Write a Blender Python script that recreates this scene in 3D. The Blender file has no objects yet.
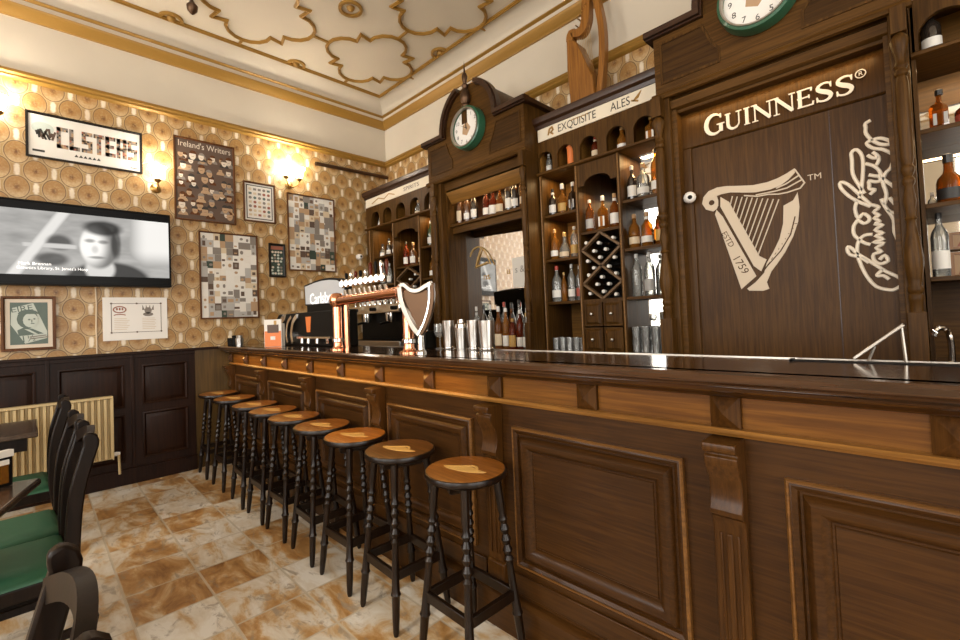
import bpy, bmesh, math, random
from mathutils import Vector, Matrix
random.seed(7)
R = math.radians
SC = bpy.context.scene
COL = SC.collection

# ------------------------------------------------------------------ camera
cam = bpy.data.cameras.new('camera'); cam.sensor_width = 36.0
cam.lens = 450.58 / 960 * 36.0
cam.shift_x = (480 - 465.5) / 960; cam.shift_y = (306.84 - 320) / 960
cam.clip_start = 0.05
co = bpy.data.objects.new('camera', cam); COL.objects.link(co)
yaw, pit, rol = R(43.84840535), R(1.51086485), R(-2.29440287)
fw = Vector((-math.cos(yaw)*math.cos(pit), math.sin(yaw)*math.cos(pit), math.sin(pit)))
rt = fw.cross(Vector((0, 0, 1))).normalized(); up = rt.cross(fw)
r2 = math.cos(rol)*rt + math.sin(rol)*up; u2 = -math.sin(rol)*rt + math.cos(rol)*up
M3 = Matrix((r2, u2, -fw)).transposed()
co.matrix_world = Matrix.Translation((5.06, -3.47, 1.35)) @ M3.to_4x4()
SC.camera = co

# ------------------------------------------------------------------ view, world, daylight
SC.view_settings.view_transform = 'Standard'; SC.view_settings.look = 'None'
SC.view_settings.gamma = 1.0; SC.view_settings.use_curve_mapping = False
SC.view_settings.exposure = 0.0
w = bpy.data.worlds.new('World'); SC.world = w; w.use_nodes = True
w.node_tree.nodes['Background'].inputs[0].default_value = (0.86, 0.93, 1.0, 1)
w.node_tree.nodes['Background'].inputs[1].default_value = 1.2

def light(name, kind, loc, energy, color, **k):
    l = bpy.data.lights.new(name, kind); l.energy = energy; l.color = color
    for a, v in k.items():
        if a not in ('rot',): setattr(l, a, v)
    o = bpy.data.objects.new(name, l); COL.objects.link(o); o.location = loc
    if 'rot' in k: o.rotation_euler = k['rot']
    return o
# daylight entering at the tall windows of the street wall and the side wall
WIN_F = [(0.55, 1.75), (3.0, 4.2), (5.4, 6.6)]
for a, b in WIN_F:
    light('window_daylight', 'AREA', ((a+b)/2, -7.12, 2.48), 98, (1.0, 0.965, 0.91), shape='RECTANGLE', size=b-a, size_y=2.9, rot=(R(90), 0, 0))
WIN_R = [(-5.9, -4.3), (-3.6, -2.0)]
for a, b in WIN_R:
    light('window_daylight', 'AREA', (8.92, (a+b)/2, 2.48), 90, (1.0, 0.965, 0.90), shape='RECTANGLE', size=2.9, size_y=b-a, rot=(0, R(90), 0))
light('sunlight', 'SUN', (1, -12, 8), 1.0, (1.0, 0.9, 0.75), angle=R(6), rot=(R(56), 0, R(2)))

# ------------------------------------------------------------------ node helpers
class S:
    def __init__(s, nt, sock): s.nt = nt; s.k = sock
    def _m(s, op, *a):
        n = s.nt.nodes.new('ShaderNodeMath'); n.operation = op
        for i, x in enumerate((s,)+a):
            if isinstance(x, S): s.nt.links.new(x.k, n.inputs[i])
            else: n.inputs[i].default_value = x
        return S(s.nt, n.outputs[0])
    def __add__(s, o): return s._m('ADD', o)
    def __sub__(s, o): return s._m('SUBTRACT', o)
    def __mul__(s, o): return s._m('MULTIPLY', o)
    def __truediv__(s, o): return s._m('DIVIDE', o)
    def frac(s): return s._m('FRACT')
    def floor(s): return s._m('FLOOR')
    def min(s, o): return s._m('MINIMUM', o)
    def max(s, o): return s._m('MAXIMUM', o)
    def abs(s): return s._m('ABSOLUTE')
    def sqrt(s): return s._m('SQRT')
    def lt(s, o): return s._m('LESS_THAN', o)
    def gt(s, o): return s._m('GREATER_THAN', o)
    def smooth(s, a, b):
        n = s.nt.nodes.new('ShaderNodeMapRange'); n.interpolation_type = 'SMOOTHSTEP'
        s.nt.links.new(s.k, n.inputs[0]); n.inputs[1].default_value = a; n.inputs[2].default_value = b
        return S(s.nt, n.outputs[0])

def ramp(nt, fac, stops, interp='LINEAR'):
    n = nt.nodes.new('ShaderNodeValToRGB'); cr = n.color_ramp; cr.interpolation = interp
    while len(cr.elements) < len(stops): cr.elements.new(0.5)
    for e, (p, c) in zip(cr.elements, stops): e.position = p; e.color = (*c, 1)
    nt.links.new(fac.k if isinstance(fac, S) else fac, n.inputs[0])
    return n.outputs[0]

def mixc(nt, fac, a, b):
    n = nt.nodes.new('ShaderNodeMix'); n.data_type = 'RGBA'
    for i, x in ((0, fac), (6, a), (7, b)):
        if isinstance(x, S): nt.links.new(x.k, n.inputs[i])
        elif isinstance(x, bpy.types.NodeSocket): nt.links.new(x, n.inputs[i])
        elif isinstance(x, (int, float)): n.inputs[i].default_value = x
        else: n.inputs[i].default_value = (*x, 1)
    return n.outputs[2]

def coords(nt):
    tc = nt.nodes.new('ShaderNodeTexCoord'); sp = nt.nodes.new('ShaderNodeSeparateXYZ')
    nt.links.new(tc.outputs['Object'], sp.inputs[0])
    return tc.outputs['Object'], S(nt, sp.outputs[0]), S(nt, sp.outputs[1]), S(nt, sp.outputs[2])

def noise(nt, vec, scale, detail=3, rough=.5, stretch=None, dist=0):
    n = nt.nodes.new('ShaderNodeTexNoise'); n.inputs['Scale'].default_value = scale
    n.inputs['Detail'].default_value = detail; n.inputs['Roughness'].default_value = rough
    n.inputs['Distortion'].default_value = dist
    if stretch:
        mp = nt.nodes.new('ShaderNodeMapping'); mp.inputs['Scale'].default_value = stretch
        nt.links.new(vec, mp.inputs[0]); vec = mp.outputs[0]
    nt.links.new(vec, n.inputs['Vector'])
    return S(nt, n.outputs[0])

def base_mat(name, color=(.5, .5, .5), rough=.5, metal=0, spec=.5, coat=0, emit=None, estr=0, alpha=1, trans=0):
    m = bpy.data.materials.new(name); m.use_nodes = True
    p = m.node_tree.nodes['Principled BSDF']
    p.inputs['Base Color'].default_value = (*color, 1); p.inputs['Roughness'].default_value = rough
    p.inputs['Metallic'].default_value = metal; p.inputs['Specular IOR Level'].default_value = spec
    p.inputs['Coat Weight'].default_value = coat; p.inputs['Coat Roughness'].default_value = .12
    p.inputs['Alpha'].default_value = alpha; p.inputs['Transmission Weight'].default_value = trans
    if emit: p.inputs['Emission Color'].default_value = (*emit, 1); p.inputs['Emission Strength'].default_value = estr
    return m
def pnode(m): return m.node_tree, m.node_tree.nodes['Principled BSDF']
def bump(nt, p, h, dist=.002, strength=.4):
    b = nt.nodes.new('ShaderNodeBump'); b.inputs['Distance'].default_value = dist; b.inputs['Strength'].default_value = strength
    nt.links.new(h.k if isinstance(h, S) else h, b.inputs['Height']); nt.links.new(b.outputs[0], p.inputs['Normal'])

def wood(name, c1, c2, axis='x', rough=.38, coat=.15, scale=1.0, spec=.4):
    m = base_mat(name, c1, rough, coat=coat, spec=spec); nt, p = pnode(m)
    vec, x, y, z = coords(nt)
    st = {'x': (.9, 22, 22), 'y': (22, .9, 22), 'z': (22, 22, .9)}[axis]
    a = noise(nt, vec, 3.0*scale, 6, .62, st, .4); b = noise(nt, vec, 1.3*scale, 2, .5)
    f = a * .75 + b * .35
    c = ramp(nt, f, [(.36, tuple(v*.62 for v in c1)), (.5, c1), (.66, c2)])
    nt.links.new(c, p.inputs['Base Color']); bump(nt, p, a, .001, .25)
    return m

# ------------------------------------------------------------------ materials
MT = {}
MT['bar'] = wood('bar_oak', (.037, .0138, .0025), (.060, .0235, .0046), 'x', .36, .05, 1.5, .2)
MT['barz'] = wood('bar_oak_upright', (.048, .0180, .0033), (.078, .031, .0062), 'z', .34, .05, 1.5, .2)
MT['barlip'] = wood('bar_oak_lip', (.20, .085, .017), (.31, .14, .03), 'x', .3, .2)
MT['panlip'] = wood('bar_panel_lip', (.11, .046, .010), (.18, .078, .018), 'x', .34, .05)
MT['frieze'] = wood('frieze_oak', (.125, .045, .0052), (.195, .076, .0098), 'x', .40, .0, spec=.2)
MT['top'] = wood('bar_top_varnish', (.038, .016, .006), (.066, .028, .010), 'x', .13, .6, spec=.5)
MT['cab'] = wood('cabinet_oak', (.050, .0215, .0040), (.092, .042, .0088), 'z', .42, .0, spec=.13)
MT['cabx'] = wood('cabinet_oak_rails', (.058, .025, .0046), (.102, .046, .0098), 'x', .42, .0, spec=.13)
MT['rackslat'] = wood('rack_slat', (.13, .075, .035), (.19, .115, .06), 'x', .42, 0, spec=.2)
MT['cabfield'] = wood('cabinet_field', (.034, .0145, .003), (.060, .027, .006), 'x', .42, 0, spec=.13)
MT['cabdark'] = wood('cabinet_dark', (.028, .010, .004), (.045, .018, .006), 'x', .35, .1)
MT['cabgold'] = wood('cabinet_warm_lit', (.17, .078, .014), (.25, .115, .022), 'x', .4, .05)  # lighter cabinet oak, the golden light inside put into its colour
MT['door'] = wood('door_veneer', (.052, .0215, .0042), (.080, .036, .0078), 'z', .38, .0, 1.4, .14)
MT['wains'] = wood('wainscot', (.012, .004, .0018), (.024, .008, .0032), 'z', .42, .0, spec=.18)
MT['endpanel'] = wood('wainscot_plain_lit', (.07, .038, .009), (.105, .058, .015), 'z', .4, .05)  # plain wall board, the warm bar light put into its olive tone
MT['stool'] = wood('stool_dark', (.007, .003, .0014), (.015, .0065, .0026), 'z', .30, .0, spec=.35)
MT['seat'] = wood('stool_seat', (.25, .085, .013), (.40, .15, .026), 'x', .30, .15, 1.6)
MT['seatdark'] = wood('stool_seat_dark', (.13, .050, .010), (.24, .10, .022), 'x', .30, .15, 1.6)
MT['seatorange'] = wood('stool_seat_orange', (.40, .13, .016), (.56, .21, .032), 'x', .30, .15, 1.6)
MT['inlay'] = base_mat('stool_inlay', (.78, .46, .13), .3, coat=.5)
MT['chair'] = wood('chair_walnut', (.006, .003, .0018), (.012, .0062, .0036), 'z', .36, .0, spec=.18)
MT['green'] = base_mat('green_upholstery', (.022, .105, .052), .55)
MT['table'] = wood('table_walnut', (.05, .032, .022), (.08, .05, .035), 'x', .2, .5)
MT['harpwood'] = wood('harp_wood', (.21, .080, .012), (.30, .125, .022), 'z', .35, .1)
MT['gold'] = base_mat('gold_paint', (.32, .17, .030), .42, metal=.25)
MT['goldlight'] = base_mat('gold_paint_pale', (.54, .34, .12), .4, metal=.3)
MT['brass'] = base_mat('brass', (.42, .25, .08), .3, metal=.9)
MT['bronze'] = base_mat('dark_bronze', (.10, .055, .03), .35, metal=.8)
MT['copper'] = base_mat('copper', (.80, .38, .22), .16, metal=1)
MT['chrome'] = base_mat('chrome', (.82, .80, .77), .12, metal=1)
MT['steel'] = base_mat('brushed_steel', (.62, .60, .57), .28, metal=1)
MT['silver'] = base_mat('old_silver', (.40, .36, .31), .3, metal=.9)
MT['black'] = base_mat('black_plastic', (.006, .005, .004), .42, spec=.10)
MT['blackm'] = base_mat('black_frame', (.012, .008, .005), .4, spec=.25)
MT['white'] = base_mat('white_paint', (.80, .77, .72), .45)
MT['paper'] = base_mat('paper', (.72, .68, .61), .6)
MT['signw'] = base_mat('sign_cream', (.72, .64, .50), .5)
MT['letter'] = base_mat('letter_cream', (.80, .70, .56), .45)
MT['logo'] = base_mat('logo_cream', (.54, .435, .31), .45)
MT['clockgreen'] = base_mat('clock_green', (.022, .10, .052), .3, coat=.3)
MT['ink'] = base_mat('ink', (.03, .025, .02), .6)
MT['inkgrey'] = base_mat('ink_grey', (.22, .19, .16), .6)
MT['inkred'] = base_mat('ink_red', (.30, .10, .06), .6)
MT['tan'] = base_mat('print_tan', (.42, .27, .15), .6)
MT['brown'] = base_mat('print_brown', (.10, .06, .04), .6)
MT['cream'] = base_mat('print_cream', (.66, .57, .46), .6)
MT['stampgreen'] = base_mat('stamp_green', (.52, .57, .51), .6)
MT['stampdark'] = base_mat('stamp_dark', (.11, .15, .13), .6)
MT['deepgreen'] = base_mat('deep_green', (.03, .05, .035), .6)
MT['orange'] = base_mat('orange', (.75, .20, .045), .5)
MT['radiator'] = base_mat('radiator_cream', (.56, .43, .22), .4)
MT['frame'] = wood('picture_frame', (.085, .030, .008), (.13, .047, .013), 'z', .4, 0, spec=.2)
MT['mirror'] = base_mat('mirror', (.78, .76, .72), .03, metal=1)
MT['smoked'] = base_mat('smoked_glass', (.05, .04, .03), .12, metal=.3)
MT['glass'] = base_mat('clear_glass', (.80, .82, .80), .05, alpha=.30, spec=.9)
MT['pane'] = base_mat('window_glass', (.9, .95, 1), .03, alpha=.08)
MT['shade'] = base_mat('lit_shade', (.9, .85, .75), .4, emit=(1, .95, .85), estr=24)
MT['lens'] = base_mat('lit_lens', (.9, .9, .9), .4, emit=(1, .97, .93), estr=1.8)
MT['lightbox'] = base_mat('lit_sign', (.42, .42, .42), .4, emit=(.95, .97, 1), estr=.12)
MT['litletters'] = base_mat('lit_letters', (.9, .9, .9), .4, emit=(1, .98, .95), estr=.9)
MT['led'] = base_mat('led_strip', (.9, .8, .6), .4, emit=(1, .72, .38), estr=6)
for n, c in dict(amber=(.22, .075, .012), honey=(.34, .14, .025), redamber=(.18, .035, .010), darkbot=(.022, .016, .012), greenbot=(.02, .045, .02), brownbot=(.10, .04, .015)).items():
    MT[n] = base_mat('bottle_'+n, c, .08, spec=.8, coat=.5)
MT['clearbot'] = base_mat('bottle_clear', (.74, .74, .70), .06, alpha=.45, spec=.9)
for n, c in dict(l_white=(.74, .71, .65), l_cream=(.62, .50, .34), l_gold=(.46, .27, .07), l_red=(.34, .06, .035), l_black=(.02, .018, .016), l_grey=(.42, .40, .37)).items():
    MT[n] = base_mat('label_'+n, c, .5)
for n, c in dict(c_black=(.015, .014, .013), c_gold=(.5, .32, .1), c_white=(.75, .72, .68), c_red=(.4, .05, .03), c_cork=(.42, .24, .1), c_silver=(.6, .58, .55)).items():
    MT[n] = base_mat('cap_'+n, c, .4)

def mk_glass(name, tint, gloss=(1, 1, 1), body=None, k=.0, blend=.25):
    """thin glass: tinted see-through, mirror-like towards the rim, optionally some cloudy body colour"""
    m = bpy.data.materials.new(name); m.use_nodes = True; nt = m.node_tree; nt.nodes.clear()
    o = nt.nodes.new('ShaderNodeOutputMaterial'); tr = nt.nodes.new('ShaderNodeBsdfTransparent'); tr.inputs[0].default_value = (*tint, 1)
    gl = nt.nodes.new('ShaderNodeBsdfGlossy'); gl.inputs['Roughness'].default_value = .06; gl.inputs[0].default_value = (*gloss, 1)
    lw = nt.nodes.new('ShaderNodeLayerWeight'); lw.inputs[0].default_value = blend
    base = tr
    if body:
        df = nt.nodes.new('ShaderNodeBsdfDiffuse'); df.inputs[0].default_value = (*body, 1)
        mx = nt.nodes.new('ShaderNodeMixShader'); mx.inputs[0].default_value = k
        nt.links.new(tr.outputs[0], mx.inputs[1]); nt.links.new(df.outputs[0], mx.inputs[2]); base = mx
    m2 = nt.nodes.new('ShaderNodeMixShader'); nt.links.new(lw.outputs['Fresnel'], m2.inputs[0])
    nt.links.new(base.outputs[0], m2.inputs[1]); nt.links.new(gl.outputs[0], m2.inputs[2]); nt.links.new(m2.outputs[0], o.inputs[0]); return m
MT['glass'] = mk_glass('clear_glass', (.93, .94, .93), body=(.8, .8, .78), k=.20, blend=.42)
MT['clearbot'] = mk_glass('bottle_clear', (.86, .87, .85), body=(.6, .6, .56), k=.2, blend=.36)
MT['amber'] = mk_glass('bottle_amber', (.55, .22, .04), body=(.26, .085, .011), k=.38, blend=.2)
MT['honey'] = mk_glass('bottle_honey', (.72, .40, .10), body=(.40, .17, .027), k=.32, blend=.2)
MT['redamber'] = mk_glass('bottle_redamber', (.45, .10, .03), body=(.20, .035, .010), k=.4, blend=.2)
def mk_wallpaper():
    m = base_mat('wallpaper', (.4, .28, .12), .42); nt, p = pnode(m)
    vec, x, y, z = coords(nt)
    u = x + y; P, Q = .222, .284; rs = []; ds = []
    for k in (0, 1):
        du = ((u / P + k * .5 + 100).frac() - .5) * P
        dz = ((z / Q + k * .5 + 100).frac() - .5) * (Q * .80)
        rs.append((du * du + dz * dz).sqrt()); ds.append(dz)
    r = rs[0].min(rs[1])
    n = noise(nt, vec, 6, 3); n2 = noise(nt, vec, 60, 2)
    f = (r + (n2 - .5) * .006) * 8
    c = ramp(nt, f, [(0, (.12, .045, .009)), (.07, (.20, .085, .02)), (.20, (.36, .19, .055)), (.50, (.35, .185, .054)), (.55, (.40, .235, .085)), (.572, (.15, .08, .028)),
                     (.592, (.20, .11, .04)), (.62, (.50, .36, .18)), (.67, (.40, .25, .10)), (.9, (.44, .29, .13))])
    du = ((u / P * 2 + .5 + 100).frac() - .5).abs() * (P / 2)
    stem = (du + (n2 - .5) * .02 - (f - .66) * .05).smooth(.020, .002) * f.smooth(.50, .70)
    c2 = mixc(nt, stem * .9, c, (.84, .74, .58))
    first = rs[0].lt(rs[1]); dzc = ds[0] * first + ds[1] * (first * -1 + 1)
    shell = dzc.smooth(.015, -.055) * r.smooth(.02, .05) * r.smooth(.080, .066)
    c2 = mixc(nt, shell * (n2 * .8 + .1), c2, (.68, .52, .30))
    line = r.smooth(.0675, .0705) * r.smooth(.076, .073)
    c2 = mixc(nt, line * .7, c2, (.14, .075, .028))
    fan = (r.smooth(.085, .03)) * n2.smooth(.42, .7)
    c2 = mixc(nt, fan * .35, c2, (.58, .40, .19))
    c2 = mixc(nt, n.smooth(.4, .75) * .40, c2, (.27, .13, .034))
    nt.links.new(c2, p.inputs['Base Color']); return m
def mk_tiles():
    m = base_mat('floor_tiles', (.4, .28, .16), .33); nt, p = pnode(m)
    vec, x, y, z = coords(nt)
    a = (x - .17) / .328 + 50; b = (y + 2.49) / .33 + 50
    fa, fb = a.frac(), b.frac()
    edge = fa.min(fa * -1 + 1).min(fb).min(fb * -1 + 1)
    grout = edge.lt(.018)
    cx = nt.nodes.new('ShaderNodeCombineXYZ'); nt.links.new(a.floor().k, cx.inputs[0]); nt.links.new(b.floor().k, cx.inputs[1])
    wn = nt.nodes.new('ShaderNodeTexWhiteNoise'); wn.noise_dimensions = '3D'; nt.links.new(cx.outputs[0], wn.inputs[0])
    va = nt.nodes.new('ShaderNodeVectorMath'); va.operation = 'MULTIPLY_ADD'
    nt.links.new(wn.outputs['Color'], va.inputs[0]); va.inputs[1].default_value = (9, 9, 9); nt.links.new(vec, va.inputs[2])
    n = noise(nt, va.outputs[0], 3.6, 5, .62, (1, 2.0, 1), .6); n2 = noise(nt, va.outputs[0], 8, 6, .7, (1, 1.6, 1), .9)
    base = ramp(nt, n + (S(nt, wn.outputs['Value']) - .5) * .24, [(.27, (.24, .105, .028)), (.40, (.43, .23, .078)), (.475, (.53, .36, .19)), (.55, (.61, .52, .40)), (.70, (.70, .65, .57))])
    base = mixc(nt, n2.smooth(.53, .66) * .7, base, (.29, .235, .175))
    base = mixc(nt, grout * .8, base, (.50, .42, .31))
    nt.links.new(base, p.inputs['Base Color'])
    rg = n2 * .35 + .22; nt.links.new(rg.k, p.inputs['Roughness'])
    bump(nt, p, (edge.smooth(.0, .03)) + n2 * .25, .002, .4); return m
def mk_plaster(name, c):
    m = base_mat(name, c, .7); nt, p = pnode(m); vec, x, y, z = coords(nt)
    n = noise(nt, vec, 1.2, 4); nt.links.new(ramp(nt, n, [(.3, tuple(v*.93 for v in c)), (.7, tuple(min(1, v*1.05) for v in c))]), p.inputs['Base Color']); return m
def mk_tv():
    m = base_mat('screen_picture', (.004, .004, .004), .3, spec=.08); nt, p = pnode(m); vec, x, y, z = coords(nt)
    u = (y + 3.65) / 1.105; v = (z - 1.84) / .52          # left-right, bottom-top of the picture
    def ell(cx, cy, rx, ry, s=.35):
        a = (u - cx) / rx; b = (v - cy) / ry; return (a * a + b * b).sqrt().smooth(1 + s, 1 - s)
    def band(q, a, b, s): return q.smooth(a - s, a + s) * q.smooth(b + s, b - s)
    n = noise(nt, vec, 5, 2, .5, (1, 1, 3))
    g = n * .28 + .18
    dg = u - v * .27
    g = g.max(band(dg, .02, .11, .03) * .62)
    g = g * (ell(.31, .52, .07, .12) * -.75 + 1) * (ell(.27, .25, .09, .10) * -.7 + 1)
    g = g.max(band(v, .42, .50, .02) * band(u, .1, .42, .03) * .5)
    g = g.max(u.smooth(.62, .86) * (v.smooth(.1, .5) * .45 + .25))
    body = ell(.60, -.12, .27, .36, .10); g = g * (body * -1 + 1) + body * .045
    neck = ell(.545, .12, .09, .20, .2); g = g * (neck * -1 + 1) + neck * .55
    head = ell(.54, .50, .115, .37, .10); face = ell(.49, .50, .09, .30, .5) * .62 + .16
    g = g * (head * -1 + 1) + head * face
    hair = ell(.565, .80, .115, .12, .3); g = g * (hair * -.85 + 1)
    side = ell(.645, .55, .03, .25, .4); g = g * (side * -.7 + 1)
    for cx, cy, rx, ry, d in ((.485, .58, .030, .03, .6), (.565, .57, .03, .03, .6), (.515, .44, .02, .06, .3), (.525, .31, .045, .022, .6)):
        g = g * (ell(cx, cy, rx, ry, .6) * -d + 1)
    bars = (v.gt(0) * v.lt(1))
    g = g * bars + .002
    e = nt.nodes.new('ShaderNodeCombineColor')
    for i, f in enumerate((1, .97, .92)): nt.links.new((g * f).k, e.inputs[i])
    nt.links.new(e.outputs[0], p.inputs['Emission Color']); p.inputs['Emission Strength'].default_value = 1.35
    return m
MT['wallpaper'] = mk_wallpaper(); MT['tiles'] = mk_tiles(); MT['tv'] = mk_tv()
MT['plaster'] = mk_plaster('wall_plaster', (.60, .53, .42)); MT['ceiling'] = mk_plaster('ceiling_plaster', (.62, .55, .435))
MT['cove'] = mk_plaster('cove_plaster', (.56, .49, .385))

# ------------------------------------------------------------------ mesh helpers
class MB:
    def __init__(s, jit=0): s.v = []; s.f = []; s.mi = []; s.m = 0; s.jit = jit; s.k = 0
    def add(s, vs, fs):
        o = len(s.v); s.v += [Vector(q) for q in vs]
        for f in fs: s.f.append([i + o for i in f]); s.mi.append(s.m)
        return s
    def box(s, x0, x1, y0, y1, z0, z1):
        return s.add([(x, y, z) for x in (x0, x1) for y in (y0, y1) for z in (z0, z1)],
                     [(0, 1, 3, 2), (4, 6, 7, 5), (0, 4, 5, 1), (2, 3, 7, 6), (0, 2, 6, 4), (1, 5, 7, 3)])
    def prism(s, pts, ax, a, b):
        s.k += 1; a += s.jit*s.k; b += s.jit*s.k
        def q(p, t): return {'x': (t, p[0], p[1]), 'y': (p[0], t, p[1]), 'z': (p[0], p[1], t)}[ax]
        n = len(pts); vs = [q(p, a) for p in pts] + [q(p, b) for p in pts]
        return s.add(vs, [list(range(n)), list(range(2*n-1, n-1, -1))] + [(i, (i+1) % n, n+(i+1) % n, n+i) for i in range(n)])
    def lathe(s, prof, c=(0, 0, 0), ax='z', n=16, a0=0, a1=None, cap=True):
        full = a1 is None; a1 = 2*math.pi if full else a1; k = n if full else n + 1; vs = []
        for r, h in prof:
            for i in range(k):
                t = a0 + (a1 - a0) * i / n; p, q = r*math.cos(t), r*math.sin(t)
                d = {'z': (p, q, h), 'y': (p, h, q), 'x': (h, p, q)}[ax]
                vs.append((c[0]+d[0], c[1]+d[1], c[2]+d[2]))
        fs = []
        for j in range(len(prof)-1):
            for i in range(n):
                i2 = (i+1) % k; fs.append((j*k+i, j*k+i2, (j+1)*k+i2, (j+1)*k+i))
        if full and cap:
            if prof[0][0] > 1e-6: fs.append(list(range(k)))
            if prof[-1][0] > 1e-6: fs.append([(len(prof)-1)*k + i for i in range(k)])
        return s.add(vs, fs)
    def tube(s, pts, r, n=8, closed=False, up=(0, 0, 1), flat=1.0):
        pts = [Vector(p) for p in pts]; N = len(pts); vs = []
        rr = r if isinstance(r, (list, tuple)) else [r]*N
        for i, p in enumerate(pts):
            a = pts[i-1] if (i or closed) else p; b = pts[(i+1) % N] if (i < N-1 or closed) else p
            t = (b - a).normalized(); U = Vector(up)
            if abs(t.dot(U)) > .95: U = Vector((1, 0, 0)) if abs(t.x) < .9 else Vector((0, 1, 0))
            e1 = t.cross(U).normalized(); e2 = e1.cross(t)
            for k in range(n):
                g = 2*math.pi*k/n; vs.append(p + rr[i]*(math.cos(g)*e1 + flat*math.sin(g)*e2))
        fs = [(i*n+k, i*n+(k+1) % n, ((i+1) % N)*n+(k+1) % n, ((i+1) % N)*n+k) for i in range(N if closed else N-1) for k in range(n)]
        if not closed: fs += [list(range(n)), [(N-1)*n+k for k in range(n)]]
        return s.add(vs, fs)
    def ribbon(s, pts, wd, ax, a, b, closed=False):
        s.k += 1; a += s.jit*s.k; b += s.jit*s.k
        P = [Vector((p[0], p[1])) for p in pts]; N = len(P); L = []; Rr = []
        ww = wd if isinstance(wd, (list, tuple)) else [wd]*N
        for i in range(N):
            p0 = P[i-1] if (i or closed) else None; p1 = P[(i+1) % N] if (i < N-1 or closed) else None
            d0 = (P[i]-p0).normalized() if p0 is not None else None; d1 = (p1-P[i]).normalized() if p1 is not None else None
            if d0 is None: d0 = d1
            if d1 is None: d1 = d0
            n0 = Vector((-d0.y, d0.x)); n1 = Vector((-d1.y, d1.x)); nn = n0 + n1
            nn = nn.normalized() if nn.length > .2 else n0
            k = min(1.0 / max(nn.dot(n0), .5), 1.6)
            L.append(P[i] + nn*ww[i]/2*k); Rr.append(P[i] - nn*ww[i]/2*k)
        def q(p, t): return {'x': (t, p[0], p[1]), 'y': (p[0], t, p[1]), 'z': (p[0], p[1], t)}[ax]
        vs = []
        for i in range(N): vs += [q(L[i], a), q(Rr[i], a), q(L[i], b), q(Rr[i], b)]
        fs = []
        for i in range(N if closed else N-1):
            j = (i+1) % N; o, e = 4*i, 4*j
            fs += [(o, e, e+1, o+1), (o+2, o+3, e+3, e+2), (o, o+2, e+2, e), (o+1, e+1, e+3, o+3)]
        if not closed: fs += [(0, 1, 3, 2), (4*N-4, 4*N-2, 4*N-1, 4*N-3)]
        return s.add(vs, fs)
    def panel(s, a0, a1, z0, z1, base, prof, ax='y', sgn=-1, cap=True):
        """mitred moulding round a rectangle: prof = (inset, height) loops, height along sgn*axis"""
        vs = []
        for d, h in prof:
            t = base + sgn*h
            for p in ((a0+d, z0+d), (a1-d, z0+d), (a1-d, z1-d), (a0+d, z1-d)):
                vs.append((p[0], t, p[1]) if ax == 'y' else ((t, p[0], p[1]) if ax == 'x' else (p[0], p[1], t)))
        fs = [(4*j+i, 4*j+(i+1) % 4, 4*j+4+(i+1) % 4, 4*j+4+i) for j in range(len(prof)-1) for i in range(4)]
        if cap: n = 4*(len(prof)-1); fs.append((n, n+1, n+2, n+3))
        return s.add(vs, fs)
    def sweep(s, prof, pts, axis_of):
        """profile loops: axis_of(point, (p,q)) -> 3d"""
        n = len(prof); vs = [axis_of(t, pq) for t in pts for pq in prof]
        return s.add(vs, [(i*n+k, i*n+k+1, (i+1)*n+k+1, (i+1)*n+k) for i in range(len(pts)-1) for k in range(n-1)])

ORG = {}
def link_mesh(name, mb, mats, org, bevel=0, smooth=35):
    me = bpy.data.meshes.new(name); me.from_pydata([v - org for v in mb.v], [], mb.f)
    if not isinstance(mats, (list, tuple)): mats = [mats]
    for k in mats: me.materials.append(MT[k])
    me.polygons.foreach_set('material_index', mb.mi)
    bm = bmesh.new(); bm.from_mesh(me); bmesh.ops.recalc_face_normals(bm, faces=bm.faces); bm.to_mesh(me); bm.free()
    if smooth:
        me.polygons.foreach_set('use_smooth', [True]*len(me.polygons)); me.set_sharp_from_angle(angle=R(smooth))
    o = bpy.data.objects.new(name, me); COL.objects.link(o)
    if bevel:
        b = o.modifiers.new('bevel', 'BEVEL'); b.width = bevel; b.segments = 2; b.limit_method = 'ANGLE'; b.angle_limit = R(40)
    return o
def thing(name, label, cat, loc=(0, 0, 0), group=None):
    o = bpy.data.objects.new(name, None); COL.objects.link(o); o.location = loc; o.empty_display_size = .1
    o['label'] = label; o['category'] = cat
    if group: o['group'] = group
    ORG[o.name] = Vector(loc); return o
def part(name, mb, mats, parent, label=None, bevel=0, smooth=35):
    o = link_mesh(name, mb, mats, ORG[parent.name], bevel, smooth); o.parent = parent; ORG[o.name] = ORG[parent.name]
    if label: o['label'] = label
    return o
def solo(name, mb, mats, label, cat, loc=(0, 0, 0), group=None, bevel=0, smooth=35):
    o = link_mesh(name, mb, mats, Vector(loc), bevel, smooth); o.location = loc; o['label'] = label; o['category'] = cat
    if group: o['group'] = group
    ORG[o.name] = Vector(loc); return o
def struct(name, mb, mats, parent=None, bevel=0, smooth=35):
    o = link_mesh(name, mb, mats, Vector((0, 0, 0)), bevel, smooth)
    if parent: o.parent = parent
    else: o['kind'] = 'structure'
    ORG[o.name] = Vector((0, 0, 0)); return o
def copy_tree(o, parent=None):
    c = o.copy(); COL.objects.link(c); c.parent = parent
    for ch in list(o.children): copy_tree(ch, c)
    return c
def place(proto, first, loc, rz=0, label=None, group=None, scale=None):
    o = proto if first else copy_tree(proto)
    o.location = loc; o.rotation_euler = (0, 0, rz)
    if scale: o.scale = scale
    if label: o['label'] = label
    if group: o['group'] = group
    return o
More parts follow.
